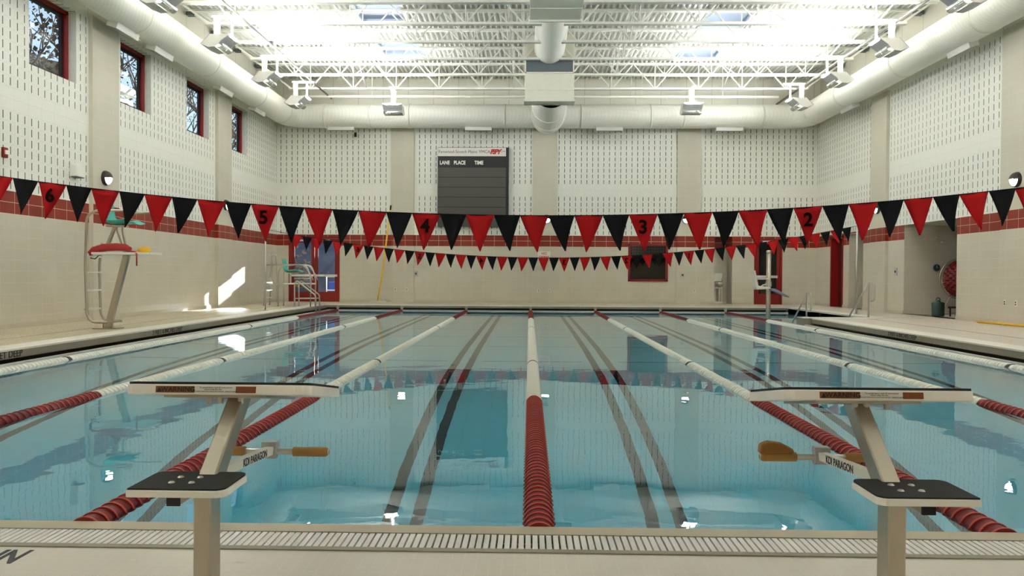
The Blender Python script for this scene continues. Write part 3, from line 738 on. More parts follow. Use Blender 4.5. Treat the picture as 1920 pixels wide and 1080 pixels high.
for k, st, lb in ROPES:
    t = thing('lane_rope', (k*LANE, .0, -.032), lb+', white with red ends', 'lane rope', 'lane ropes across the pool')
    rest = MB()
    for i in range(NF):
        c = fkind(i)
        if st <= i < st+100:
            o = bpy.data.objects.new('float_disc', FM[c]); COL.objects.link(o); o.parent = t; o.location = (0, i*PT, 0)
            if c != 'w': o['label'] = {'r': 'red float disc', 'b': 'black marker float disc'}[c]
        else: rest.mesh(FM[c], Matrix.Translation((0, i*PT, 0)), {'r': 0, 'w': 1, 'b': 2}[c])
    o = rest.link('far_floats', [M['float_red'], M['float_white'], M['float_black']], t, normals=False); o['kind'] = 'stuff'
    for p in o.data.polygons: p.use_smooth = True
    m = MB(); m.tube([(0, -.002, 0), (0, YF, 0)], .008, 6); m.link('cable', M['cable'], t)
    m = MB(); m.box(-.03, .03, YF-.06, YF+.0, -.1, .20); m.box(-.045, .045, YF-.02, YF+.02, .10, .17); m.link('anchor_bracket', M['edge'], t)

# ------------------------------------------------------------------ backstroke pennants
def pennant(w, h, wob, curl):
    m = MB(); n = 7
    rows = []
    for j in range(n+1):
        f = j/n; ww = w*(1-f)*.5+.004
        row = []
        for i in range(5):
            u = (i/4-.5)*2*ww
            row.append(m.bm.verts.new((u+curl*f*f*.04, wob*math.sin(f*2.4+i*.5)*.022*f+.008*math.sin(i*1.7+wob*5), -h*f)))
        rows.append(row)
    for A, B in zip(rows, rows[1:]):
        for i in range(4):
            f = m.bm.faces.new([A[i], A[i+1], B[i+1], B[i]]); f.smooth = True
    return m
def flags(name, label, Y, zc, coef, xc, x0, x1, first_red, pitch, nums, mirror=False, seed=1, lo=-99):
    rnd = random.Random(seed)
    def zz(x): return zc+coef*(x-xc)**2
    t = thing(name, (0, Y, 0), label, 'pennant line', 'lines of red and black pennants')
    xs = [x0+(x1-x0)*k/60 for k in range(61)]
    m = MB(); m.tube([(x, 0, zz(x)) for x in xs], .006, 6); m.link('rope', M['flag_black'], t)
    k0, k1 = math.ceil((x0+.15-first_red)/(pitch/2)), math.floor((x1-.15-first_red)/(pitch/2))
    for k in range(k0, k1+1):
        x = first_red+k*pitch/2
        if x < lo: continue
        red = k % 2 == 0
        w = .288 if red else .262
        sl = math.atan(2*coef*(x-xc))
        m = pennant(w, .375 if red else .365, rnd.uniform(-1, 1), rnd.uniform(-1, 1))
        m.xf(Matrix.Translation((x, 0, zz(x))) @ Matrix.Rotation(-sl, 4, 'Y') @ Matrix.Shear('XY', 4, (0, 0)))
        o = m.link('pennant', M['flag_red'] if red else M['flag_black'], t, normals=False)
        s = o.modifiers.new('thickness', 'SOLIDIFY'); s.thickness = .003; s.offset = 0
        o['label'] = 'red pennant' if red else 'black pennant'
        kk = k//2
        if red and kk in nums:
            me = text_me(nums[kk], .19, .002, .006); mt = MB()
            Mx = F_BACK((x-.005, -.034, zz(x)-.135)) @ Matrix.Rotation(0, 4, 'Z')
            if mirror: Mx = Mx @ Matrix.Scale(-1, 4, (1, 0, 0))
            mt.mesh(me, Mx); q = mt.link('numeral', M['numeral'], o)
flags('pennant_line', 'nearer line of red and black pennants, with bold numbers, hung across pool', 4.57, 1.808, .01243, 0, -7.3, 8.6, -.005, .5585, {-9: '6', -5: '5', -2: '4', 2: '3', 5: '2', 9: '1'}, False, 3)
flags('pennant_line', 'farther smaller looking line of red and black pennants before the far wall', 18.0, 1.675, .0128, .33, -7.22, 8.72, .33, .5585, {-9: '6', -6: '5', -3: '4', 1: '3', 4: '2', 7: '1'}, True, 5, -6.6)

# ------------------------------------------------------------------ starting blocks
def starting_block(cx, mir, label):
    """local x to the photo's right; mir = -1 mirrors the step bracket"""
    t = thing('starting_block', (cx, -.93, .02), label, 'starting block', 'starting blocks at the pool end')
    g = -.02
    # bent square post
    m = MB(); w, d = .031, .045
    prof = [(-d, 0), (d, 0), (d, .40), (.385, .72+g), (.275, .72+g), (-d, .43)]
    m.prism([(p[0]+.0, p[1]) for p in prof], -w, w, 'X'); m.link('post', M['post_steel'], t, bevel=.006)
    m = MB(); m.box(-.10, .10, -.10, .10, 0, .012); m.link('base_plate', M['post_steel'], t)
    # platform, sloping down to the pool
    A = math.atan2(.085, .51); Mp = Matrix.Translation((mir*.038, .18, .785+g)) @ Matrix.Rotation(-A, 4, 'X')
    wd, dp = .352, .517
    m = MB(); m.prism(rrect(-wd, wd, 0, dp, .055), -.043, -.005, 'Z'); m.xf(Mp); pl = m.link('platform', M['white_plastic'], t, bevel=.004)
    m = MB(); m.prism(rrect(-wd+.004, wd-.004, .004, dp-.004, .052), -.006, .004, 'Z'); m.xf(Mp); m.link('tread', M['black'], t)
    m = MB(); m.box(-.22, .17, .06, dp-.08, -.053, -.043); m.xf(Mp); m.link('under_plate', M['post_steel'], t)
    for x in (-.06, -.02, .06):
        m = MB(); m.lathe([(.012, -.075), (.012, -.05)], 10, 'Z', (x, .10, 0)); m.xf(Mp); m.link('bolt', M['steel'], t)
    # warning label on the back edge
    y = -.0016
    m = MB(); m.box(-.225, -.08, y, 0, -.036, -.012); m.xf(Mp); wl = m.link('warning_label', M['orange_label'], t)
    m = MB(); m.box(.075, .15, y, 0, -.036, -.012); m.xf(Mp); m.link('warning_panel', M['orange_label'], t)
    m = MB(); m.box(-.08, .075, y, 0, -.036, -.012); m.xf(Mp); m.link('notice_panel', M['paper'], t)
    m = MB(); m.mesh(text_me('WARNING', .0255, .0005, .0006, space=1.05), F_BACK((-.141, -.002, -.0245)))
    m.prism([(-.221, -.033), (-.201, -.033), (-.211, -.0155)], -.0025, -.0016, 'Y'); m.xf(Mp); m.link('lettering', M['black_paint'], wl)
    m = MB(); m.mesh(text_me('To avoid injury read all instructions', .0085, .0004), F_BACK((0, -.002, -.0165))); m.mesh(text_me('before using this unit', .0075, .0004), F_BACK((-.01, -.002, -.0235))); m.mesh(text_me('DO NOT DIVE INTO SHALLOW WATER - SERIOUS INJURY', .0062, .0004), F_BACK((0, -.002, -.0315)))
    m.xf(Mp); m.link('lettering', M['black_paint'], wl)
    # step behind the post
    sx0, sx1 = (-.190, .135) if mir < 0 else (-.130, .197)
    m = MB(); m.prism(rrect(sx0, sx1, -.195, .045, .035, 5, (1, 1, 0 if mir < 0 else 1, 1 if mir < 0 else 0)), .44, .464, 'Z'); m.link('step', M['white_plastic'], t, bevel=.003)
    m = MB(); m.prism(rrect(sx0+.004, sx1-.004, -.191, .041, .033, 5, (1, 1, 0 if mir < 0 else 1, 1 if mir < 0 else 0)), .462, .469, 'Z'); m.link('step_tread', M['black'], t)
    c = -.041 if mir < 0 else .012
    for x, yy in ((-.034, -.112), (.034, -.112), (-.034, -.04), (.034, -.04)):
        m = MB(); m.lathe([(0, .474), (.008, .473), (.0115, .469)], 12, 'Z', (c+x, yy, 0)); m.link('bolt', M['steel'], t)
    bx = mir*.055
    m = MB(); m.box(bx-.021, bx+.021, -.14, .03, .40, .44); m.link('step_arm', M['post_steel'], t, bevel=.004)
    m = MB(); m.box(bx-.022, bx+.022, -.146, -.138, .399, .441); m.link('end_cap', M['black'], t)
    # backstroke handle
    m = MB(); m.bar((.004, .13, .452), (.004, .67, .408), .04, .036); ar = m.link('handle_arm', M['white_metal'], t, bevel=.004)
    m = MB()
    if mir < 0: m.mesh(text_me('KDI PARAGON', .042, .0006, .001, space=1.0), F_LEFT((.0243, .43, .4275)) @ Matrix.Rotation(-.081, 4, 'Z'))
    else: m.mesh(text_me('KDI PARAGON', .042, .0006, .001, space=1.0), F_RIGHT((-.0163, .43, .4275)) @ Matrix.Rotation(.081, 4, 'Z'))
    m.link('lettering', M['black_paint'], ar)
    m = MB(); m.box(-.030, .036, .655, .70, .415, .447); m.lathe([(0, -.03), (.026, -.03), (.026, .034), (0, .034)], 14, 'X', (0, .675, .397)); m.link('bracket', M['fix_grey'], t, bevel=.004)
    m = MB(); m.tube([(-.26, .675, .402), (.26, .675, .402)], .013, 12); m.link('cross_bar', M['steel'], t)
    for s in (-1, 1):
        m = MB(); m.lathe([(.013, 0), (.020, 0), (.0205, .14), (.017, .148), (.010, .155), (0, .157)], 14, 'X')
        if s < 0: m.xf(Matrix.Scale(-1, 4, (1, 0, 0)))
        m.xf(Matrix.Translation((s*.105, .675, .402))); gp = m.link('grip', M['tan'], t)
        if mir > 0 and s < 0:
            m = MB(); m.prism([(-.265, .015), (-.26, .055), (-.225, .068), (-.17, .06), (-.12, .035), (-.115, .018)], -.022, .022, 'Y', c=(0, .675, .402)); m.link('torn_sleeve', M['tan_dark'], gp, bevel=.01)
    return t
starting_block(-1.177, -1, 'left starting block, white platform with black tread on bent steel post')
starting_block(1.197, 1, 'right starting block, with a torn foam grip on its bar')

# ------------------------------------------------------------------ guard chairs (face the pool, +x)
def chair_a():
    Y = 10.35; t = thing('guard_chair', (-7.62, Y, D), 'tall guard chair with rescue tube on its platform, nearer the camera', 'lifeguard chair', 'lifeguard chairs')
    for y, nm in ((0, 'side_rail'), (.46, 'side_rail')):
        m = MB(); m.tube([(.10, y, .13), (-.18, y, .13), (-.27, y, .25), (-.30, y, 1.15), (-.27, y, 2.02), (-.08, y, 2.12), (.55, y, 2.10)] if y == 0 else [(.10, y, .13), (-.18, y, .13), (-.27, y, .25), (-.30, y, 1.15), (-.24, y, 1.55)], .024, 10, bend=.12); m.link(nm, M['post_steel'], t)
    m = MB(); m.tube([(.22, .46, 1.36), (.12, .46, 1.85), (.26, .46, 2.09), (.85, .46, 2.13)], .022, 10, bend=.12); m.link('arm_rest', M['post_steel'], t)
    for z in (.34, .68, 1.0, 1.28):
        m = MB(); m.box(-.325, -.255, .0, .46, z, z+.03); m.link('rung', M['white_metal'], t)
    m = MB(); m.bar((-.02, .23, .0), (.33, .23, 1.33), .10, .085, up=(0, 1, 0)); m.link('pedestal', M['post_steel'], t)
    m = MB(); m.box(-.22, .2, .08, .38, 0, .016); m.tube([(-.1, .23, 0), (-.1, .23, .13)], .015, 8); m.box(-.12, .12, -.01, .47, .11, .14); m.link('base_plate', M['post_steel'], t)
    m = MB(); m.prism(rrect(-.20, .86, -.02, .5, .04), 1.33, 1.372, 'Z'); m.link('platform', M['white_plastic'], t, bevel=.006)
    m = MB(); m.bar((-.08, .23, 1.37), (.12, .23, 1.84), .05, .05, up=(0,1,0)); m.bar((.30, .23, 1.37), (.13, .23, 1.84), .035, .035, up=(0,1,0)); m.box(.0, .32, .13, .33, 1.83, 1.86); m.link('seat_post', M['post_steel'], t)
    return t, Y
def seat_shell(parent, ox, oy, oz, s=1):
    m = MB(); n = 12
    P = [(-.17,.42), (-.155,.34), (-.135,.22), (-.125,.12), (-.10,.05), (-.03,.01), (.08,.0), (.20,.015), (.32,.025), (.42,.02), (.46,.005)]
    rows = []
    for i, (x, z) in enumerate(P):
        row = []
        for j in range(9):
            u = j/8*2-1; wy = .22*(1-.25*max(0, .35-abs(i-1)*.12))
            up = .07*abs(u)**2.5 if 3 < i < 9 else .03*abs(u)**2
            row.append(m.bm.verts.new((ox+(x+(.03*u*u if i < 5 else 0))*s, oy+u*wy*s, oz+(z+up)*s)))
        rows.append(row)
    for A, B in zip(rows, rows[1:]):
        for j in range(8):
            f = m.bm.faces.new([A[j], A[j+1], B[j+1], B[j]]); f.smooth = True
    o = m.link('seat', M['teal'], parent, normals=False); so = o.modifiers.new('thickness', 'SOLIDIFY'); so.thickness = .014; return o
t, Y = chair_a(); seat_shell(t, .10, .23, 1.86)
# rescue tube and kit on the platform
t = thing('rescue_tube', (-7.45, Y+.12, D+1.372), 'red foam rescue tube lying on nearer guard chair platform', 'rescue tube')
m = MB(); pts = [(-.45, -.02, -.03), (-.38, .0, .04), (-.22, .03, .085), (0, .05, .10), (.16, .05, .09), (.25, .04, .05)]
m.tube(pts, [.045, .062, .07, .07, .066, .05], 14); m.link('foam_body', M['tube_red'], t)
m = MB(); m.tube([(-.46, 0, -.04), (-.42, -.02, -.11), (-.34, -.03, -.12), (-.28, -.03, -.06)], .009, 6); m.link('strap', M['black'], t)
m = MB(); m.tube([(.22, -.06, .03), (.40, -.08, .01), (.47, -.16, -.03), (.475, -.165, -.24)], .014, 8); m.link('strap', M['tube_red'], t)
t = thing('yellow_pack', (-6.98, Y+.25, D+1.372), 'small yellow hip pack lying on the nearer guard chair', 'pack')
m = MB(); m.lathe([(0, 0), (.09, .0), (.115, .03), (.105, .075), (.06, .10), (0, .105)], 14, 'Z'); m.xf(Matrix.Scale(.7, 4, (0,1,0))); m.link('pouch', M['yellow'], t); m = MB(); m.tube([(-.10, 0, .05), (-.16, -.02, .02), (-.2, .0, .012)], .012, 6); m.link('belt', M['yellow'], t)
# lower chair by the corner
Y2 = 20.9
t = thing('guard_chair', (-7.75, Y2, D), 'lower guard chair with long rails by the corner doors', 'lifeguard chair', 'lifeguard chairs')
for y in (0, .55):
    m = MB(); m.tube([(-.50, y, .02), (-.42, y, 1.2), (-.44, y, 1.60), (-.30, y, 1.62), (-.26, y, 1.40), (-.30, y, .9)], .02, 8, bend=.1); m.link('ladder_rail', M['steel'], t)
    m = MB(); m.tube([(-.46, y, 1.28), (.74, y, 1.30), (.95, y, 1.0), (1.03, y, .82)], .02, 8, bend=.14); m.link('arm_rest', M['steel'], t)
    m = MB(); m.tube([(-.05, y, 0), (-.06, y, 1.05), (.04, y, 1.27), (.3, y, 1.29)], .02, 8, bend=.12); m.link('leg', M['steel'], t)
    m = MB(); m.tube([(.95, y, 0), (.97, y, .82), (.84, y, 1.27), (.6, y, 1.29)], .02, 8, bend=.12); m.link('leg', M['steel'], t)
    m = MB(); m.tube([(-.46, y, .70), (.98, y, .70)], .018, 8); m.link('rail', M['steel'], t)
for z in (.25, .48, .72): m = MB(); m.box(-.50, -.40, 0, .55, z, z+.03); m.link('rung', M['white_metal'], t)
m = MB(); m.prism(rrect(.28, .98, .02, .53, .03), .68, .73, 'Z'); m.link('platform', M['white_plastic'], t, bevel=.005)
m = MB(); m.bar((.25, .27, .70), (.25, .27, 1.03), .05, .05); m.box(.1, .45, .12, .42, 1.02, 1.045); m.link('seat_post', M['steel'], t)
m = MB(); m.box(.42, .8, .05, .5, .86, .885); m.link('table', M['fix_grey'], t)
seat_shell(t, .17, .27, 1.05, .95)

# ------------------------------------------------------------------ grab rails, stair rails, lift, poles
t = thing('grab_rail', (-7.2, 20.6, D), 'pair of sloping steel handrails at the far left pool corner', 'handrail')
for y in (0, .45):
    m = MB(); m.tube([(0, y, 0), (0, y, .72), (.07, y, .80), (.64, y, .36), (.66, y, -.35)], .022, 10, bend=.07); m.link('rail', M['steel'], t)
    m = MB(); m.lathe([(.05, 0), (.05, .012), (.025, .02)], 14, 'Z', (0, y, 0)); m.link('base_ring', M['steel'], t)
m = MB(); m.tube([(0, 0, .26), (.64, 0, .26)], .016, 8); m.tube([(.0, .45, .26), (.64, .45, .26)], .016, 8); m.link('cross_rail', M['steel'], t)
def stair_rail(x, y, label, h, loop=True):
    t = thing('stair_rail', (x, y, D), label, 'handrail', 'stair rails in the pool recess')
    m = MB(); m.tube([(0, .0, 0), (0, 0, h-.02), (0, -.02, h), (0, -.30, h-.02), (0, -.33, h-.12), (0, -.33, h-.40), (0, -.26, h-.46), (0, -.04, h-.46)], .021, 10, bend=.07); m.link('post', M['steel'], t)
    m = MB(); m.tube([(0, -.02, h), (0, 1.25, h-.95), (0, 1.45, h-1.05)], .021, 10, bend=.1); m.link('hand_rail', M['steel'], t)
    m = MB(); m.lathe([(.05, 0), (.05, .012), (.025, .02)], 14, 'Z'); m.link('base_ring', M['steel'], t)
stair_rail(6.87, 16.46, 'stair rail standing on the recess corner beside the pool lift', .62)
stair_rail(8.40, 16.46, 'stair rail standing by the thin tall pole, far right', .88)
t = thing('flag_pole', (8.72, 18.0, D), 'thin tall grey pole beside the stair rail', 'pole', 'flag line poles')
m = MB(); m.tube([(0,0,0), (0,0,2.42)], .022, 10); m.link('pole', M['steel'], t); m = MB(); m.lathe([(.07,0), (.07,.012), (.03,.03)], 16, 'Z'); m.link('base_ring', M['steel'], t)
t = thing('flag_pole', (-7.24, 18.0, D), 'thin tall grey pole in front of the lower guard chair', 'pole', 'flag line poles')
m = MB(); m.tube([(0,0,0), (0,0,2.24)], .022, 10); m.link('pole', M['steel'], t); m = MB(); m.lathe([(.07,0), (.07,.012), (.03,.03)], 16, 'Z'); m.link('base_ring', M['steel'], t)
t = thing('pool_lift', (6.76, 19.3, -1.05), 'steel pool lift with a white seat in front of the red door', 'pool lift')
m = MB(); m.tube([(0,0,0), (0,0,2.93)], .065, 16); m.lathe([(.072, 2.93), (.072, 2.98), (.05, 3.0), (0, 3.0)], 16, 'Z'); m.link('mast', M['post_steel'], t)
m = MB(); m.box(-.14, .14, -.1, .1, 0, .03); m.link('base_plate', M['post_steel'], t)
m = MB(); m.tube([(0, -.03, 2.05), (-.2, -.12, 2.0), (-.3, -.12, 1.92)], .022, 8); m.lathe([(.085, 1.97), (.085, 2.10)], 16, 'Z'); m.link('arm', M['steel'], t)
m = MB(); m.prism([(-.52, 2.42), (-.47, 2.43), (-.38, 1.99), (-.05, 1.95), (-.05, 1.90), (-.42, 1.88), (-.47, 1.96)], -.36, -.02, 'Y'); m.link('seat', M['white_plastic'], t, bevel=.02)
m = MB(); m.tube([(-.36, -.37, 2.18), (-.12, -.37, 2.18), (-.1, -.37, 2.15)], .018, 8); m.tube([(-.36, -.01, 2.18), (-.12, -.01, 2.18)], .018, 8); m.link('arm_rest', M['white_plastic'], t)
m = MB(); m.prism([(.0, 1.92), (.10, 1.91), (.50, 1.70), (.49, 1.66), (.10, 1.83), (0, 1.86)], -.32, -.06, 'Y'); m.link('foot_rest', M['footrest'], t, bevel=.01)
# brush pole leaning on the wall, and yellow pole on the deck
t = thing('brush_pole', (-5.49, 25.0, D), 'long yellow cleaning pole with brush head leaning on the far wall', 'cleaning pole')
m = MB(); m.tube([(.0, .0, .05), (.1, .13, .8), (.38, .37, 3.35)], .028, 10); m.link('pole', M['yellow'], t)
m = MB(); m.tube([(.38, .37, 3.35), (.395, .38, 3.52)], .03, 10); m.link('pole_tip', M['black'], t)
m = MB(); m.box(-.28, .30, -.05, .05, .0, .035); m.tube([(-.28, 0, .03), (-.2, 0, .07), (0, 0, .08), (.22, 0, .07), (.3, 0, .03)], .012, 6); m.link('brush_head', M['coping'], t)
t = thing('floor_pole', (9.94, 14.35, D+.03), 'yellow pole lying on the deck along the right wall', 'pole')
m = MB(); m.tube([(0,0,0), (.26,-2.6,0)], .026, 10); m.link('pole', M['yellow'], t); m = MB(); m.lathe([(.028, 0), (.028, .12)], 10, 'Y', (0,-.1,0)); m.link('end_cap', M['yellow'], t)

# ------------------------------------------------------------------ scoreboard and signs
t = thing('scoreboard', (-2.105, YB-.0, 4.38), 'black scoreboard with white header on the far wall', 'scoreboard')
w, h = 1.285, 1.43; m = MB(); m.box(-w, w, -.20, -.0, -h, h); m.link('case', M['board_black'], t, bevel=.006)
m = MB(); m.box(-w+.01, w-.10, -.212, -.2, h-.32, h-.015); hd = m.link('header', M['paper'], t)
m = MB(); m.mesh(text_me('Fanwood-Scotch Plains YMCA', .155, .002, 0, 'LEFT', space=.98), F_BACK((-w+.03, -.214, h-.165))); m.link('lettering', M['grey_text'], hd)
m = MB(); m.mesh(text_me('FSPY', .23, .002, .012, 'CENTER', .25, .72), F_BACK((.80, -.214, h-.165)))
m.bar((.64, -.215, h-.16), (.72, -.215, h-.24), .03, .004); m.bar((.92, -.215, h-.27), (.98, -.215, h-.08), .025, .004); m.link('emblem', M['logo_red'], hd)
m = MB(); m.mesh(text_me('C', .12, .002, 0), F_BACK((1.02, -.214, h-.13))); m.box(1.07, 1.16, -.216, -.213, h-.15, h-.13); m.link('small_emblem', M['cable'], hd)
m = MB()
for s, x in (('LANE', -1.03), ('PLACE', -.49), ('TIME', .21)): m.mesh(text_me(s, .185, .002, .006), F_BACK((x, -.203, h-.56)) @ Matrix.Scale(.80, 4, (1, 0, 0)))
m.link('lettering', M['white_metal'], t)
for k in range(6):
    z1 = h-.73-.36*k; m = MB(); m.box(-w+.012, w-.10, -.208, -.2, z1-.335, z1); m.link('display_row', M['board_row'], t)
t = thing('warning_sign', (.48, YB, 1.93), 'white sign with red words on the far wall pier', 'sign')
m = MB(); m.box(-.23, .23, -.085, -.07, -.14, .14); m.link('board', M['paper'], t)
m = MB(); m.mesh(text_me('NO', .125, .002, .002), F_BACK((0, -.087, .06))); m.mesh(text_me('DIVING', .105, .002, .002), F_BACK((0, -.087, -.065))); m.link('lettering', M['sign_red'], t)
# depth markings
def depth(body, size, Mx, label, sp=1):
    m = MB(); m.mesh(text_me(body, size, .0015, .001, space=sp), Mx); o = m.link('depth_marking', M['black_paint']); tag(o, label, 'lettering', 'depth markings at the pool edge')
depth('4 FEET DEEP', .128, F_LEFT((-6.828, 6.53, .118)), 'black depth lettering on left gutter face, cut by the frame')
depth('3 FEET 6 INCHES DEEP', .125, F_LEFT((-6.828, 11.2, .118)), 'black depth lettering on left gutter face near the guard chair')
depth('3 FEET 6 INCHES DEEP', .115, F_RIGHT((6.828, 11.25, .118)), 'black depth lettering on the right gutter face')
depth('3 FEET', .09, F_RIGHT((8.448, 19.9, .10)), 'faint depth lettering on the stair recess side')
m = MB(); m.mesh(text_me('IN', .215, .0008, .006, 'RIGHT'), F_UP((-2.13, -.465, .0205)) @ Matrix.Scale(.58, 4, (1, 0, 0))); tag(m.link('depth_marking', M['black_paint']), 'black letters laid in the near deck tiles, bottom left', 'lettering', 'depth markings at the pool edge')

# ------------------------------------------------------------------ drinking fountain, reel alcove
t = thing('drinking_fountain', (6.86, YB+.42, D), 'white and steel drinking fountain in the far wall niche', 'drinking fountain')
m = MB(); m.box(-.19, .17, -.02, .3, .82, 1.12); m.link('cabinet', M['white_metal'], t, bevel=.01)
m = MB(); m.box(-.19, .0, -.02, .3, .64, .82); m.link('cooler_box', M['fix_grey'], t)
m = MB(); m.lathe([(.02, .60), (.11, .64), (.135, .72), (.13, .80), (.12, .80), (.10, .70), (0, .66)], 18, 'Z', (.06, -.08, 0)); m.link('bowl', M['steel'], t)
m = MB(); m.tube([(.15, -.04, .8), (.16, -.06, .90), (.12, -.08, .92)], .012, 8); m.link('spout', M['steel'], t)
m = MB(); m.box(-.19, .17, -.05, .3, .56, .62); m.link('shelf', M['white_metal'], t)
for x in (-.17, -.08, .06, .16):
    m = MB(); m.box(x-.012, x+.012, -.04, -.015, .0, .56); m.link('leg', M['white_metal'], t)
m = MB(); m.box(-.2, .19, -.06, .3, 0, .08); m.link('base', M['coping'], t)
t = thing('lane_rope_reel', (11.45, 17.35, D), 'big storage reel wound with red floats inside the wall alcove', 'storage reel')
R = .54
for y in (-.55, .62):
    m = MB(); m.tube([(R*math.cos(a), y, .98+R*math.sin(a)) for a in [2*PI*k/40 for k in range(41)]], .018, 8, caps=False)
    for k in range(6):
        a = PI*k/3; m.tube([(0, y, .98), (R*math.cos(a), y, .98+R*math.sin(a))], .012, 6)
    m.link('hoop', M['post_steel'], t)
    m = MB(); m.tube([(-.45, y*1.1, .03), (0, y*1.1, .98), (.45, y*1.1, .03)], .022, 8); m.tube([(-.5, y*1.1, .05), (.5, y*1.1, .05)], .024, 8); m.link('stand', M['post_steel'], t)
m = MB(); m.tube([(0,-.6,.98), (0,.68,.98)], .03, 8); m.link('axle', M['post_steel'], t)
m = MB()
for j in range(7):
    y = -.45+.16*j
    for k in range(26):
        a = 2*PI*(k+.5*(j%2))/26; rr = .43
        Mx = Matrix.Translation((rr*math.cos(a), y, .98+rr*math.sin(a))) @ Matrix.Rotation(-a, 4, 'Y') @ Matrix.Rotation(PI/2, 4, 'X') @ Matrix.Rotation(PI/2, 4, 'Y')
        m.mesh(FM['r'], Mx @ Matrix.Scale(1.15, 4), 0)
m.lathe([(.36, -.5), (.36, .58)], 30, 'Y', (0,0,.98))
o = m.link('wound_floats', M['float_red'], t, normals=False); o['kind'] = 'stuff'
t = thing('bucket', (10.64, 17.5, D), 'dark green bucket on the alcove floor beside the reel', 'bucket')
m = MB(); m.lathe([(0, 0), (.135, 0), (.15, .02), (.155, .34), (.13, .36), (.06, .37), (.055, .42), (0, .43)], 20, 'Z'); m.link('body', M['green'], t); m = MB(); m.tube([(.05*math.cos(a), .0, .43+.05*math.sin(a)) for a in [PI*k/8 for k in range(9)]], .012, 6); m.link('handle', M['green'], t)
t = thing('reel_brace', (10.8, 17.3, D+.24), 'dark low bar between the bucket and the reel', 'bar'); m = MB(); m.tube([(0,0,0), (.9,.0,.01)], .03, 8); m.tube([(.05,0,0), (.05,0,-.24)], .02, 8); m.tube([(.85,0,0), (.85,0,-.24)], .02, 8); m.link('bar', M['slot_dark'], t)
t = thing('blue_block', (10.42, 16.08, D), 'small blue block on the floor at the near alcove edge', 'block'); m = MB(); m.box(-.06,.06,-.05,.05,0,.17); m.link('block', M['blue'], t, bevel=.012); m = MB(); m.box(-.065,.065,-.055,.055,.07,.09); m.link('band', M['black'], t)
t = thing('shower_head', (11.2, 18.71, 2.3), 'small shower head high on the alcove wall', 'shower head'); m = MB(); m.tube([(0,0,0), (0,-.10,.0), (.06,-.16,-.08)], .018, 8); m.lathe([(.05,0), (.05,-.012), (.02,-.02)], 14, 'Y'); m.link('arm', M['steel'], t); m = MB(); m.lathe([(0,-.15), (.045,-.15), (.05,-.12), (.02,-.08)], 14, 'Z', (.07,-.17,0)); m.link('head', M['steel'], t)
t = thing('wall_clock', (11.17, 18.71, 1.47), 'small round dark dial on the alcove wall', 'dial'); m = MB(); m.lathe([(.11,0), (.11,-.05), (.095,-.06)], 22, 'Y'); m.link('rim', M['fix_grey'], t); m = MB(); m.lathe([(0,-.055), (.094,-.055)], 22, 'Y'); m.link('dial_face', M['green'], t); m = MB(); m.bar((0,-.06,0), (.0,-.06,.07), .01, .006); m.bar((0,-.06,0), (.05,-.06,.0), .012, .006); m.link('hands', M['white_metal'], t)
# ------------------------------------------------------------------ outside, seen through glass
mb = MB(); mb.box(-70, XL-.45, -20, 80, -.6, -.05); mb.box(XL-.45, 40, YB+.5, 90, -.6, -.05)
struct(mb.link('ground_outside', M['grass']), 'winter lawn outside the building', 'lawn')
def tree(x, y, h, seed, label, ever=False, leafy=0):
    rnd = random.Random(seed); t = thing('bare_tree' if not ever else 'evergreen_tree', (x, y, -.05), label, 'tree', 'trees outside the windows')
    m = MB(); tips = []
    def br(p, d, l, r, dep):
        d = d.normalized(); q = p
        pts = [p]; 
        for k in range(3):
            q = q+d*l/3; pts.append(q); d = (d+Vector((rnd.uniform(-.18,.18), rnd.uniform(-.18,.18), rnd.uniform(-.02,.16)))).normalized()
        m.tube(pts, [r, r*.86, r*.75, r*.62], 6 if dep < 2 else 4, caps=False)
        if dep == 0: tips.append(pts[-1]); return
        for k in range(3 if dep > 1 else 4):
            a = rnd.uniform(0, 2*PI); sp = rnd.uniform(.45, .95)
            nd = d+Vector((math.cos(a)*sp, math.sin(a)*sp, rnd.uniform(0, .3)))
            br(pts[-1] if k < 2 else pts[2], nd, l*rnd.uniform(.6, .8), r*.55, dep-1)
    if ever:
        m.tube([(0,0,0), (0,0,h)], [h*.025, .02], 8); m.link('trunk', M['bark'], t)
        m = MB()
        for k in range(700):
            z = h*rnd.uniform(.06, 1); rad = (h-z)*.28+.1; a = rnd.uniform(0, 2*PI); r = rad*rnd.uniform(.3, 1)
            c = Vector((r*math.cos(a), r*math.sin(a), z-r*.25)); s = rnd.uniform(.25, .6)
            u = Vector((math.cos(a), math.sin(a), -.3))*s; v = Vector((-math.sin(a), math.cos(a), rnd.uniform(-.3,.3)))*s*.35
            m.quad(c-u-v*.5, c-v, c+u, c+v)
        m.link('foliage', M['evergreen'], t, normals=False); return
    br(Vector((0,0,0)), Vector((rnd.uniform(-.06,.06), rnd.uniform(-.06,.06), 1)), h*.34, h*.022, 4)
    m.link('trunk', M['bark'], t, normals=False)
    if leafy:
        m = MB()
        for tp in tips:
            for k in range(leafy*2):
                c = tp+Vector((rnd.gauss(0,.45), rnd.gauss(0,.45), rnd.gauss(0,.4))); s = rnd.uniform(.05,.12)
                u = Vector((rnd.uniform(-1,1), rnd.uniform(-1,1), rnd.uniform(-1,1))).normalized(); v = u.orthogonal()
                m.quad(c-u*s, c-v*s*.6, c+u*s, c+v*s*.6)
        m.link('foliage', M['leaf'], t, normals=False)
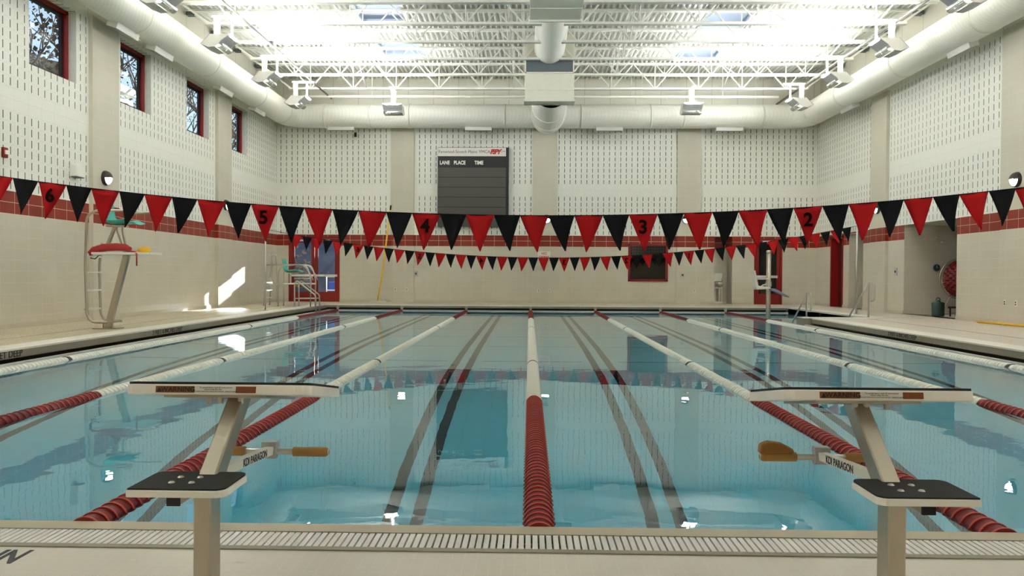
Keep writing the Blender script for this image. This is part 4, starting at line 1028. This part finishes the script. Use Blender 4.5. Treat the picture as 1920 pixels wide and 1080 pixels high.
TREES = ((-19, 26, 11.5, 6, 0, 'leafy brown tree outside the nearest high window'), (-36, 36, 18, 2, 0, 'bare tree behind the leafy one outside the nearest high window'), (-20, 38.5, 17, 4, 0, 'tall tree outside the second high window'),
        (-36, 82, 26, 3, 0, 'tall bare tree outside the third high window'), (-17.5, 55, 20, 6, 0, 'brown tree outside the third high window'), (-25, 68, 21, 0, 1, 'evergreen outside the high window nearest the corner'), (-31, 66, 22, 4, 0, 'bare tree far beyond the last high window'),
        (-9.9, 30.0, 1.6, 2, 0, 'small brown tree outside the left pane of the red double doors'), (-6.6, 30.2, 1.6, 2, 0, 'small brown tree outside the right pane of the red double doors'))
for i, (x, y, h, lf, ev, lb) in enumerate(TREES): tree(x, y, h, 40+i, lb, bool(ev), lf)
def hillside():  # bank added with an even ridge that cuts the low sun at the doors
    rnd = random.Random(5); mb = MB(); nx, ny = 60, 8; rows = []
    for j in range(ny+1):
        f = j/ny
        rows.append([mb.bm.verts.new((-20+24*i/nx, 31.2+3*f, -.1+4.2*f**.7+(rnd.uniform(-.15,.15) if 0 < j < ny else 0))) for i in range(nx+1)])
    for A, B in zip(rows, rows[1:]):
        for i in range(nx): mb.bm.faces.new([A[i], A[i+1], B[i+1], B[i]])
    return struct(mb.link('hill_outside', plain('shaded leafy bank', (48,54,74), .9, var=.45, scale=1.5)), 'dark leafy bank outside the red double doors, ridge shaped to cut the sun', 'bank')
hillside()
t = thing('house', (-29, 43.2, -.05), 'pale house with brown roof seen through second high window', 'house')
m = MB(); m.box(-4, 4, -2.9, 2.9, 0, 11.6); m.link('wall', M['siding'], t); m = MB(); m.prism([(-4.3, 12.6), (4.3, 12.6), (0, 13.5)], -3.0, 3.0, 'Y'); m.link('roof', M['shingle'], t); m = MB(); m.box(3.8, 4.35, -3.05, 3.05, 12.2, 12.62); m.link('fascia', M['white_metal'], t); m = MB(); m.box(3.9, 4.1, -2.95, 2.95, 11.4, 11.95); m.link('fascia', M['white_metal'], t)
for y in (-1.4, 1.4):
    m = MB(); m.box(4.0, 4.06, y-.5, y+.5, 8.5, 10.2); m.link('window', M['board_black'], t)
t = thing('bench_rack', (-8.0, 28.4, -.05), 'white tube rack with blue cover outside the right door pane', 'rack')
m = MB()
for x in (-.2, .5, 1.2): m.tube([(x, 0, 0), (x, 0, 1.15)], .025, 8)
m.tube([(-.2, 0, 1.15), (1.2, 0, 1.15)], .025, 8); m.tube([(-.2, 0, .6), (1.2, 0, .6)], .025, 8); m.link('rack_frame', M['white_metal'], t)
m = MB(); m.box(-.15, 1.15, .05, .5, .08, .95); m.link('cover', M['blue'], t, bevel=.03)

# ------------------------------------------------------------------ light
W = bpy.data.worlds.new('sky'); SC.world = W; W.use_nodes = True; nt = W.node_tree; nt.nodes.clear()
sky = nt.nodes.new('ShaderNodeTexSky'); sky.sky_type = 'NISHITA'; sky.sun_disc = False; sky.sun_elevation = math.radians(16); sky.sun_rotation = math.radians(10.7); sky.air_density = 1; sky.dust_density = .6; sky.ozone_density = 1.5
bg = nt.nodes.new('ShaderNodeBackground'); bg.inputs[1].default_value = .3; ou = nt.nodes.new('ShaderNodeOutputWorld')
mxn = nt.nodes.new('ShaderNodeMix'); mxn.data_type = 'RGBA'; mxn.inputs[0].default_value = .62; mxn.inputs[7].default_value = (2.5, 2.65, 2.8, 1); nt.links.new(sky.outputs[0], mxn.inputs[6]); nt.links.new(mxn.outputs[2], bg.inputs[0]); nt.links.new(bg.outputs[0], ou.inputs[0])
sl = bpy.data.lights.new('sun', 'SUN'); sl.energy = 30; sl.angle = math.radians(.35); sl.color = (1, .94, .84)
so = bpy.data.objects.new('sun', sl); COL.objects.link(so); dv = Vector((-1, -5.3, -1.41)).normalized(); so.rotation_euler = dv.to_track_quat('-Z', 'Y').to_euler()

# ------------------------------------------------------------------ camera
f, yaw, pit, rol = 1504.187, .0214, .0157, .0057
Fw = Vector((-math.sin(yaw)*math.cos(pit), math.cos(yaw)*math.cos(pit), -math.sin(pit)))
R0 = Vector((math.cos(yaw), math.sin(yaw), 0)); U0 = R0.cross(Fw)
Rv = R0*math.cos(rol)+U0*math.sin(rol); Uv = U0*math.cos(rol)-R0*math.sin(rol)
cd = bpy.data.cameras.new('camera'); cd.sensor_width = 36; cd.lens = f*36/1920; cd.clip_start = .05; cd.clip_end = 300
co = bpy.data.objects.new('camera', cd); COL.objects.link(co); co.matrix_world = frame(Rv, Uv, -Fw, (-.0539, -3.7031, 1.1917)); SC.camera = co

SC.view_settings.view_transform = 'Standard'; SC.view_settings.look = 'None'; SC.view_settings.gamma = 1; SC.view_settings.use_curve_mapping = False; SC.view_settings.exposure = .1
cy = SC.cycles
cy.max_bounces = 11; cy.diffuse_bounces = 5; cy.glossy_bounces = 5; cy.transmission_bounces = 8; cy.transparent_max_bounces = 12; cy.volume_bounces = 0
cy.caustics_refractive = True; cy.caustics_reflective = False; cy.blur_glossy = .5; cy.sample_clamp_indirect = 60; cy.sample_clamp_direct = 0
cy.use_denoising = True; cy.denoiser = 'OPENIMAGEDENOISE'; cy.denoising_input_passes = 'RGB_ALBEDO_NORMAL'; cy.denoising_prefilter = 'ACCURATE'
cy.use_adaptive_sampling = False
